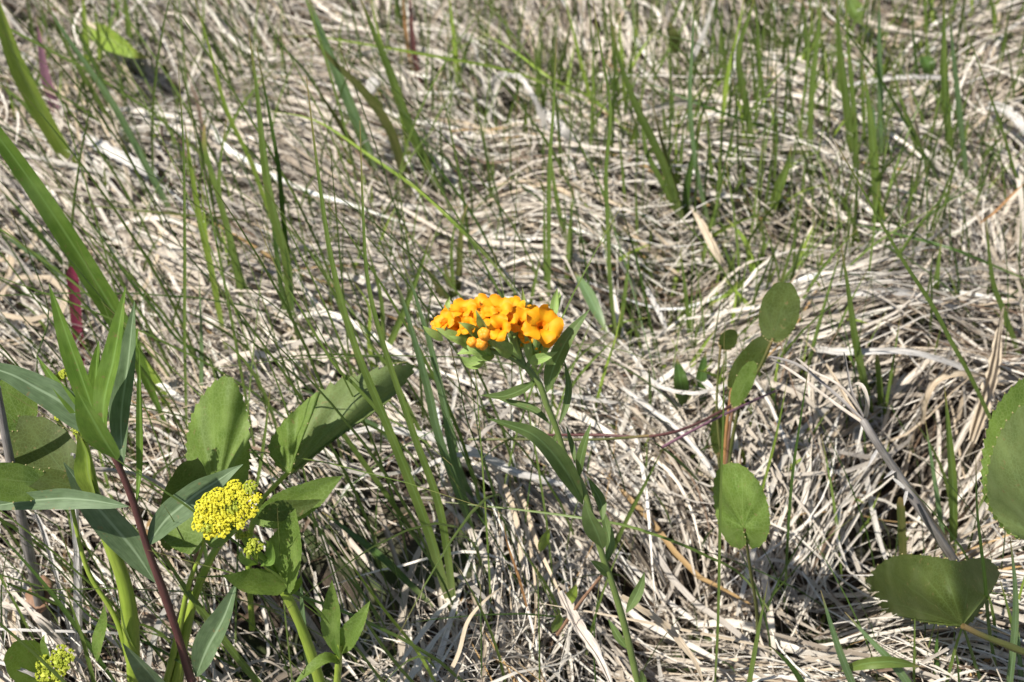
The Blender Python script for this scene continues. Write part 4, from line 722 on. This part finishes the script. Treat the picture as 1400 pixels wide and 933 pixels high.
fls = [(607, 440, 19, (-.55, .35, .65), -.002, .2, .3), (618, 424, 17, (-.3, .75, .5), .008, 1.1, .4), (633, 424, 20, (-.25, .6, .7), -.002, .6, .35), (655, 418, 20, (-.1, .75, .6), .006, .1, .45), (646, 438, 18, (-.3, .3, .8), -.006, .9, .4),
       (679, 423, 24, (-.05, .6, .75), -.002, .5, .4), (700, 419, 19, (.05, .8, .55), .008, 0, .5), (683, 449, 20, (-.35, .15, .9), -.014, .3, .75), (711, 440, 23, (.15, .45, .85), -.003, .9, .45), (742, 446, 30, (.25, .25, .9), -.012, .35, .25), (722, 458, 15, (-.1, .1, .9), -.004, .8, .6),
       (727, 428, 18, (.25, .8, .5), .010, .1, .4), (694, 438, 15, (.1, .5, .8), -.006, .4, .6), (640, 446, 14, (-.2, .2, .9), -.008, .7, .65), (668, 416, 15, (-.1, .85, .4), .008, .2, .5), (748, 462, 14, (.3, -.1, .9), -.006, .4, .6), (598, 446, 13, (-.7, .1, .6), .0, .2, .5), (730, 446, 16, (.1, .5, .8), -.004, .9, .6), (757, 446, 14, (.75, .35, .5), -.001, .4, .35), (625, 447, 15, (-.4, .1, .8), -.003, 1.3, .55), (668, 432, 16, (-.2, .4, .85), -.006, .9, .5)]
for f in fls: flower(*f)
for px, py, r_ in [(663, 458, 9.5), (646, 469, 7.5), (659, 471, 9)]:
    c = PU.p(px, py, -.014); Rr = r_ * depth(c) / FPX; ax = (UP * .5 - FW * .8 - RT * .3).normalized(); bits = [fine_blob(tuple(c + ax * 0), (Rr * .92, Rr * .92, Rr), ax)]
    for k in range(5):
        th = k * 1.257 + px; o1 = ax.orthogonal().normalized(); o2 = ax.cross(o1); bits.append(fine_blob(tuple(c + (o1 * math.cos(th) + o2 * math.sin(th)) * Rr * .38 + ax * Rr * .38), (Rr * .62, Rr * .62, Rr * .7), ax))
    v, q, u = merge(bits); bo = link('bud', np_mesh('bud', v, q, u, None, M['bud']), pu)
    Q = [PU.p(px + 12, py + 14, -.004), c - ax * Rr * .6]; tube('bud_stalk', Q, Rr * .35, Rr * .5, M['bract'], pu, 5, 7)

# ------------------------------------------------------------------ yellow umbel
def umbel(parent, plane, cx, cy, rx, ry, nn, mat, hub_px, dy=-.006, fr=3.0, dens=24, tilt=(-.25, .55, .8), seed=1, name='umbel'):
    rr = random.Random(seed); c = plane.p(cx, cy, dy); s = depth(c) / FPX; n = (RT * tilt[0] + UP * tilt[1] - FW * tilt[2]).normalized(); hub = plane.p(hub_px[0], hub_px[1], dy * .5)
    pos = []
    tries = 0
    while len(pos) < nn and tries < 4000:
        tries += 1; a = rr.uniform(0, 2 * math.pi); q = math.sqrt(rr.random()); p = (math.cos(a) * q * (rx - 8), math.sin(a) * q * (ry - 8))
        if all(math.dist(p, o) > 1.62 * math.sqrt(rx * ry / nn) for o in pos): pos.append(p)
        elif tries > 2500 and all(math.dist(p, o) > 1.3 * math.sqrt(rx * ry / nn) for o in pos): pos.append(p)
    um = None; rays = []; fr *= 1.5
    cent = []
    for (a, b_) in pos:
        skew = V((a * .95 + b_ * .35, b_, 0)) if True else None
        q = (a / rx) ** 2 + (b_ / ry) ** 2; b_ = b_ * .8 + a * .32; cent.append(c + RT * (a * s) + UP * (b_ * s) + n * ((1 - q) * 5 * s + rr.uniform(-2, 2) * s))
    for p in cent: rays.append(tube_arrays([hub, hub.lerp(p, .5) + UP * -2 * s, p - n * 3 * s], lambda t: .0004, 7, 5, 0))
    v, q, u = merge(rays); um = link(name, np_mesh('umbel_rays', v, q, u, None, M['stemyellow']), parent)
    for p in cent:
        bits = []; R0 = 1.1 * s * math.sqrt(rx * ry / nn)
        for k in range(dens):
            z = 1 - (k + .5) / dens * .95; ra = math.sqrt(1 - z * z); ph = k * 2.39996 + rr.uniform(-.3, .3); o1 = n.orthogonal().normalized(); o2 = n.cross(o1)
            fp = p + (o1 * math.cos(ph) + o2 * math.sin(ph)) * (ra * R0 * 1.0) + n * (z * R0 * .55 + rr.uniform(-.6, .6) * s * 1.0); f_ = fr * s * .5 * rr.uniform(.6, 1.25); fn = (fp - (p - n * R0 * .8)).normalized(); q1 = fn.orthogonal().normalized(); q2 = fn.cross(q1); t0 = rr.uniform(0, 6)
            for m_ in range(5):
                tt = t0 + m_ * 1.2566; bits.append(blob(tuple(fp + (q1 * math.cos(tt) + q2 * math.sin(tt)) * f_ * .62), (f_ * .38, f_ * .38, f_ * .42), fn))
            bits.append(blob(tuple(fp - fn * f_ * .6), (f_ * .35, f_ * .35, f_ * .9), fn))
        bits.append(blob(tuple(p - n * R0 * .2), (R0 * .62, R0 * .62, R0 * .5), n))
        v, q, u = merge(bits); link('umbellet', np_mesh('umbellet', v, q, u, None, M['umbelgreen' if rr.random() < .15 else mat]), um)
    return um
ZP = Plane((448, 985), (330, 690), .015)
za = empty('golden_alexander', ZP.b, 'stout plant with a flat bright yellow umbel and toothed leaves at lower left', 'flowering plant')
Q = [ZP.p(*p) for p in [(448, 985), (435, 925), (415, 865), (395, 820), (380, 795), (366, 772), (350, 756)]]
tube('stem', Q, px_r(Q[0], 17), px_r(Q[0], 11), M['stemyellow'], za, 24, 12, .05)
Q = [ZP.p(*p) for p in [(352, 760), (340, 745), (328, 728), (318, 712)]]; tube('umbel_stalk', Q, px_r(Q[0], 9), px_r(Q[0], 6), M['stemyellow'], za, 10, 9)
umbel(za, ZP, 311, 697, 50, 46, 26, 'umbel', (322, 722), -.008, 2.7, 34, seed=4)
umbel(za, ZP, 346, 750, 17, 15, 6, 'umbelgreen', (352, 768), -.014, 3.0, 14, seed=8, name='young_umbel')
umbel(za, ZP, 334, 735, 14, 9, 4, 'umbelgreen', (345, 758), -.004, 2.8, 12, seed=9, name='young_umbel')
lance(za, ZP, [(384, 806), (392, 775), (400, 742), (404, 697)], 62, 'broad', -.25, .1, .35, 'l', dys=[0, -.004, 0], serr=17)
lance(za, ZP, [(392, 798), (362, 800), (333, 799), (304, 787)], 42, 'broad', .35, .1, .3, 'l', dys=[-.002, -.016, -.022], serr=14)
lance(za, ZP, [(356, 775), (372, 766), (370, 745), (362, 738)], 13, 'lance', .3, .3, .6, 'l', dys=[-.012, -.02], name='bract')
lance(za, ZP, [(352, 772), (346, 768), (334, 762), (330, 752)], 14, 'lance', .3, .3, .6, 'l', dys=[-.012, -.02], name='bract')
lance(za, ZP, [(388, 812), (400, 806), (410, 796), (412, 788)], 14, 'broad', .2, 0, .3, 'l', dys=[-.004, -.008], serr=9)
lance(za, ZP, [(345, 716), (380, 700), (425, 676), (468, 650)], 52, 'broad', -.2, .15, .25, 'l', dys=[.012, .012, .02], serr=19)
lance(za, ZP, [(352, 708), (375, 700), (405, 695), (440, 684)], 30, 'broaddark', .9, .0, .2, 'l', dys=[.006, .004, .01], serr=12)
sidep = empty('leafy_side_shoot', on_z(462, 990), 'young side shoot with two folded pointed leaves at the bottom edge', 'plant'); SS = Plane((462, 990), (470, 800), .0)
Q = [SS.p(*p) for p in [(462, 990), (461, 940), (463, 905), (465, 880)]]; tube('stem', Q, px_r(Q[0], 13), px_r(Q[0], 8), M['stemyellow'], sidep, 10, 9)
lance(sidep, SS, [(461, 897), (457, 865), (458, 830), (454, 793)], 30, 'broad', .5, .1, .5, 'l', dys=[0, .004, .006], serr=12)
lance(sidep, SS, [(465, 893), (478, 870), (492, 848), (506, 822)], 30, 'broad', -.2, .1, .35, 'l', dys=[0, -.004, 0], serr=13)
lance(sidep, SS, [(466, 905), (445, 902), (420, 920), (400, 938)], 18, 'broad', .3, .2, .3, 'l', dys=[0, -.012, -.02], serr=10)
lance(sidep, SS, [(464, 900), (460, 885), (458, 878), (457, 872)], 12, 'lance', .2, 0, .4, 'l', dys=[-.004, -.006])

# its basal leaves (own plant behind)
ZB = Plane((225, 940), (300, 520), .05)
zb = empty('broad_leaved_plant', ZB.b, 'clump of upright toothed broad leaves behind the yellow umbel', 'plant')
def bleaf(parent, plane, b, t, wpx, mat, roll=0.0, dyb=0, dyt=0, **kw):
    b3 = plane.p(b[0], b[1], dyb); t3 = plane.p(t[0], t[1], dyt); return broad(parent, b3, t3, side_of(b3, t3, roll), wpx * depth(b3) / FPX, mat, **kw)
def petiole(parent, plane, pts, w0, w1, mat='stemyellow', dys=None, name='leaf_stalk'):
    dys = dys or [0] * len(pts)
    if len(dys) != len(pts): dys = list(np.interp(np.linspace(0, 1, len(pts)), np.linspace(0, 1, len(dys)), dys))
    Q = [plane.p(p[0], p[1], dd) for p, dd in zip(pts, dys)]; return tube(name, Q, px_r(Q[0], w0), px_r(Q[0], w1), M[mat], parent, 14, 8)
traced(zb, ZB, (296, 676), (311, 516), [(296, 680), (270, 668), (257, 640), (256, 600), (264, 565), (282, 535), (300, 518), (316, 517), (328, 535), (338, 565), (341, 600), (340, 645), (330, 672), (312, 682)], 'broad', .02, -.012, .012, .01, .006, 30, .014)
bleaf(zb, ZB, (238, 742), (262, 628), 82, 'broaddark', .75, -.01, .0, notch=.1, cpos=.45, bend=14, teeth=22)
bleaf(zb, ZB, (277, 733), (262, 660), 110, 'broad', -.2, -.014, .0, notch=.36, cpos=.34, bend=14, teeth=24, label='heart shaped leaf split at its stalk')
petiole(zb, ZB, [(225, 945), (245, 860), (258, 800), (275, 755), (279, 735)], 12, 4, 'stemyellow', [0, -.014])
petiole(zb, ZB, [(240, 940), (262, 830), (290, 760), (310, 735), (345, 700)], 16, 8, 'stemyellow', [0, .0, .0, .01])
petiole(zb, ZB, [(228, 945), (245, 850), (262, 790), (280, 700), (296, 668)], 8, 5, 'brown', [0, .004])
# curled leaf
cl = empty('curled_leaf_plant', on_z(345, 860), 'large pale leaf rolled over on itself left of the sedge blades', 'plant'); CP = Plane((345, 860), (470, 560), .03)
petiole(cl, CP, [(345, 860), (340, 760), (352, 695), (385, 655), (402, 640)], 9, 6, 'stemyellow')
traced(cl, CP, (398, 646), (548, 506), [(398, 648), (400, 622), (412, 585), (425, 552), (445, 531), (480, 516), (520, 504), (552, 499), (566, 505), (556, 520), (535, 545), (505, 568), (470, 590), (440, 616), (412, 640)], 'pale_under', .035, 0, .045, 0, 0, 30, label='pale underside of the rolled leaf')
traced(cl, CP, (396, 646), (405, 570), [(396, 648), (380, 638), (368, 617), (371, 600), (388, 576), (410, 555), (436, 536), (430, 560), (416, 590), (406, 622)], 'broad', .01, -.012, .0, 0, -.004, 20, label='front lobe of the rolled leaf, serrated edge')
# left plant behind the leafy stem
LP = Plane((184, 960), (120, 560), .03)
lp = empty('budding_umbel_plant', LP.b, 'thick yellow green stem with greenish bud umbels behind the lance shaped leaves', 'flowering plant')
Q = [LP.p(*p) for p in [(184, 960), (181, 884), (173, 812), (158, 762), (138, 714), (128, 666), (118, 622), (108, 590)]]
tube('stem', Q, .003, .003, M['stemyellow'], lp, 30, 12, .04, bulge=lambda t: px_r(Q[0], 17 + 6 * math.sin(min(1, t * 1.4) * math.pi) - 5 * t))
lance(lp, LP, [(134, 690), (122, 650), (118, 620), (106, 590)], 26, 'ygreen', .3, .3, .8, 'l', name='sheath', dys=[-.006, -.01])
umbel(lp, LP, 90, 517, 20, 12, 6, 'umbelgreen', (108, 590), .0, 3.4, 14, seed=12, name='bud_umbel')
umbel(lp, LP, 84, 572, 15, 11, 4, 'umbelgreen', (108, 592), -.006, 3.4, 14, seed=13, name='bud_umbel')
umbel(lp, LP, 112, 583, 18, 13, 5, 'umbelgreen', (116, 610), -.01, 3.4, 14, seed=14, name='bud_umbel')
umbel(lp, LP, 150, 540, 12, 22, 5, 'umbelgreen', (125, 610), .01, 3.0, 12, seed=15, name='bud_umbel')
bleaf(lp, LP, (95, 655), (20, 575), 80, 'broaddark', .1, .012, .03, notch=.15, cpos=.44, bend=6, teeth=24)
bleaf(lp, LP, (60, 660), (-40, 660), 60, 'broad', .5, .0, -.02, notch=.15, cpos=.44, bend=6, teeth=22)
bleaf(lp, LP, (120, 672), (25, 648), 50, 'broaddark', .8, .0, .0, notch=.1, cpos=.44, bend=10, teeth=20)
bleaf(lp, LP, (30, 580), (0, 520), 70, 'broad', .4, .03, .04, notch=.1, cpos=.44, bend=6, teeth=20)
petiole(lp, LP, [(182, 930), (160, 850), (120, 780), (100, 700), (95, 655)], 8, 5, 'stemyellow', [0, .012])
lance(lp, LP, [(132, 905), (134, 880), (142, 850), (143, 826)], 19, 'broad', .1, .1, .2, 'l', dys=[-.03, -.03], serr=10)
# bottom left flower buds
BL = Plane((92, 990), (80, 890), .0)
bl = empty('low_umbel_plant', BL.b, 'small yellow green umbel with one rounded leaf in the bottom left corner', 'flowering plant')
petiole(bl, BL, [(92, 990), (88, 960), (82, 930)], 12, 9, name='stem')
umbel(bl, BL, 78, 915, 27, 34, 9, 'umbelgreen', (82, 945), -.004, 3.6, 18, seed=17)
bleaf(bl, BL, (58, 925), (14, 884), 58, 'broad', .1, .004, .0, notch=.05, cpos=.45, bend=8, teeth=20)
lance(bl, BL, [(68, 905), (64, 893), (60, 878), (61, 868)], 12, 'broad', .3, 0, .3, 'l', dys=[0, .004], serr=8)

# ------------------------------------------------------------------ red stemmed plant with lance shaped leaves
GP = Plane((278, 985), (160, 420), .03)
gr = empty('red_stemmed_plant', GP.b, 'tall plant with a dark red brown stem and long lance shaped leaves at left', 'plant')
Q = [GP.p(*p) for p in [(278, 985), (262, 933), (242, 865), (222, 805), (207, 765), (197, 735), (185, 695), (170, 655), (154, 620)]]
tube('stem', Q, px_r(Q[0], 12.5), px_r(Q[0], 8), M['maroon'], gr, 30, 12, .07)
gl = [([(160, 625), (130, 588), (80, 548), (20, 515), (-45, 490)], 44, 'glaucous', .6, [0, .008, .012, .012], .25), ([(142, 605), (122, 545), (92, 460), (67, 388)], 29, 'lance', -.35, [.01, .012, .016], .45), ([(145, 608), (142, 555), (158, 480), (172, 392)], 28, 'lance', -.3, [0, .004, .01], .5),
      ([(168, 640), (166, 570), (176, 490), (184, 412)], 31, 'glaucous', -.25, [0, .01, .02], .45), ([(160, 628), (142, 600), (124, 568), (104, 532)], 46, 'lance', .1, [-.012, -.018, -.02], .3), ([(138, 590), (132, 540), (132, 500), (135, 466)], 22, 'lance', .5, [.01, .02, .025], .5),
      ([(150, 615), (105, 560), (75, 522), (49, 485)], 20, 'lance', .7, [.005, .012, .02], .5), ([(176, 693), (120, 684), (60, 683), (-40, 696)], 30, 'glaucous', .7, [0, .004, .008], .25), ([(212, 796), (178, 745), (130, 690), (87, 632)], 45, 'glaucous', -.2, [.008, .012, .010], .25),
      ([(201, 746), (228, 710), (275, 672), (332, 635)], 42, 'glaucous', -.15, [0, .004, .012], .25), ([(268, 925), (285, 885), (308, 840), (324, 795)], 37, 'glaucous', -.5, [0, -.004, .0], .6), ([(262, 985), (225, 945), (200, 915), (168, 880)], 38, 'glaucous', .2, [0, -.01, -.02], .35),
      ([(186, 700), (190, 660), (192, 620), (190, 470)], 10, 'lance', .6, [0, .02], .6), ([(190, 480), (187, 470), (188, 458), (189, 448)], 8, 'lance', .6, [.03, .03], .6)]
for pts, wd, mt, ro, dys, fo in gl: lance(gr, GP, pts, wd, mt, ro, .12, fo, 'l', 'leaf', dys=dys, n=28)

# ------------------------------------------------------------------ round leaved plants at right
HP = Plane((1036, 870), (1010, 650), .0)
hp = empty('heart_leaved_plant', HP.b, 'bright round heart shaped leaf standing alone right of centre', 'plant')
traced(hp, HP, (1016, 722), (1000, 634), [(1016, 724), (1020, 742), (1012, 750), (997, 744), (984, 722), (977, 692), (976, 660), (984, 640), (1000, 633), (1020, 640), (1040, 664), (1050, 692), (1052, 722), (1044, 742), (1030, 750), (1022, 742)], 'broad', .020, -.028, .006, .010, 0, 30, .012)
petiole(hp, HP, [(1036, 872), (1034, 830), (1026, 780), (1018, 722)], 5.5, 3.5, 'olive')
RP = Plane((992, 660), (1060, 400), .03)
rp = empty('round_leaved_plant', RP.b, 'group of small rounded dark leaves above the single heart shaped leaf', 'plant')
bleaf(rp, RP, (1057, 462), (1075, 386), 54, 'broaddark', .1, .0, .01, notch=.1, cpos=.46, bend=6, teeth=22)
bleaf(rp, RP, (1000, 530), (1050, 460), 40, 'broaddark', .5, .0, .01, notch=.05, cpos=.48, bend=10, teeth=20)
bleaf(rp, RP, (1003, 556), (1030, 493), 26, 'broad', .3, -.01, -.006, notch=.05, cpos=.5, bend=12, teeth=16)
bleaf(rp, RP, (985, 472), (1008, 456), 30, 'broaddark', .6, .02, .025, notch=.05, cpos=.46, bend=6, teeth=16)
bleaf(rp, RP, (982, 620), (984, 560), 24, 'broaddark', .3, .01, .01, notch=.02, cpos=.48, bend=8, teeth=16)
petiole(rp, RP, [(992, 660), (1010, 560), (1040, 500), (1057, 462)], 6, 4, 'olive')
petiole(rp, RP, [(990, 660), (996, 600), (1002, 556)], 6, 4, 'brown'); petiole(rp, RP, [(990, 660), (992, 600), (1000, 530)], 6, 4, 'rust')
petiole(rp, RP, [(988, 660), (984, 640), (982, 620)], 5, 4, 'olive'); petiole(rp, RP, [(990, 660), (980, 560), (985, 472)], 4, 3, 'olive', [0, .02])
EP = Plane((1470, 1010), (1400, 560), .0)
ep = empty('large_leaved_plant', EP.b, 'plant with large fine toothed leaves entering from the lower right edge', 'plant')
traced(ep, EP, (1316, 855), (1268, 764), [(1316, 858), (1270, 852), (1225, 842), (1172, 832), (1172, 815), (1184, 793), (1205, 770), (1232, 759), (1265, 760), (1290, 764), (1312, 768), (1330, 764), (1350, 764), (1366, 782), (1360, 800), (1344, 828), (1328, 850)], 'broaddark', .03, .0, .03, 0, 0, 40, .012, label='wide leaf seen from behind, stalk at its lower edge')
traced(ep, EP, (1425, 740), (1395, 520), [(1425, 745), (1380, 730), (1352, 695), (1343, 660), (1345, 612), (1358, 565), (1384, 530), (1415, 510), (1450, 515), (1475, 560), (1480, 640), (1460, 715)], 'broad', .03, .02, .02, 0, .015, 44, .01)
traced(ep, EP, (1440, 745), (1420, 545), [(1440, 750), (1400, 738), (1368, 714), (1351, 680), (1353, 635), (1372, 585), (1402, 552), (1440, 540), (1480, 560), (1500, 640), (1485, 715)], 'pale_under', .01, -.02, .025, 0, -.02, 44, .01)
petiole(ep, EP, [(1470, 1010), (1440, 915), (1390, 888), (1345, 870), (1316, 856)], 13, 7, 'olive'); petiole(ep, EP, [(1470, 1010), (1460, 880), (1440, 735)], 12, 8, 'olive', [0, -.02]); petiole(ep, EP, [(1470, 1010), (1450, 880), (1428, 735)], 10, 7, 'olive', [0, .02])
# small leaves low in the mat
def low_leaf(label, pts, zs, wpx, mat, roll=.2, name='seedling_leaf', cat='leaf', fold=.3, serr=0):
    Q = pl(pts, zs); wd = wpx * depth(Q[0]) / FPX; o = link(name, strip_mesh(name, Q, prof_lance(wd, .5), M[mat], 20, roll, .2, fold, 5), None, Q[0]); return tag(o, label, cat)
low_leaf('bright yellow green leaf with a rounded tip in the upper left', [(118, 35), (140, 48), (165, 62), (185, 74), (202, 80)], [.01, .025, .03, .02], 30, 'ygreen')
low_leaf('broad green leaf lying low at the bottom right edge', [(1150, 918), (1180, 908), (1220, 905), (1260, 912)], [.01, .03, .02], 17, 'green')
low_leaf('small fresh leaf left of the flower stem', [(738, 755), (745, 735), (752, 722)], [.01, .03, .04], 14, 'ygreen')
low_leaf('small green seedling leaf near the foot of the flower stem', [(770, 830), (780, 815), (788, 798)], [.01, .02, .03], 16, 'ygreen')
low_leaf('tiny leaf below the seedling near the foot of the flower stem', [(755, 865), (762, 850), (765, 838)], [.01, .02, .03], 14, 'green')
low_leaf('pale leaf blade lying flat behind the orange flowers', [(830, 455), (815, 425), (800, 395), (785, 372)], [.01, .02, .02], 17, 'bgreen')
low_leaf('dark green leaf in the hollow left of the rounded dark leaves', [(935, 560), (930, 520), (925, 490)], [.0, .03, .03], 20, 'dgreen')
low_leaf('narrow dark leaf in the same hollow, nearer the rounded leaves', [(962, 560), (958, 520), (965, 480)], [.0, .02, .03], 16, 'dgreen')
low_leaf('round dark leaf at the top edge in the upper right', [(1180, 35), (1168, 15), (1160, -5)], [.02, .03, .03], 24, 'green')
low_leaf('small dark rounded leaf among the upper right blades', [(1272, 105), (1268, 88), (1262, 75)], [.02, .03, .03], 20, 'dgreen')
low_leaf('cut olive leaf standing in the upper right of centre', [(925, 75), (920, 50), (915, 30)], [.01, .03, .04], 18, 'olive')
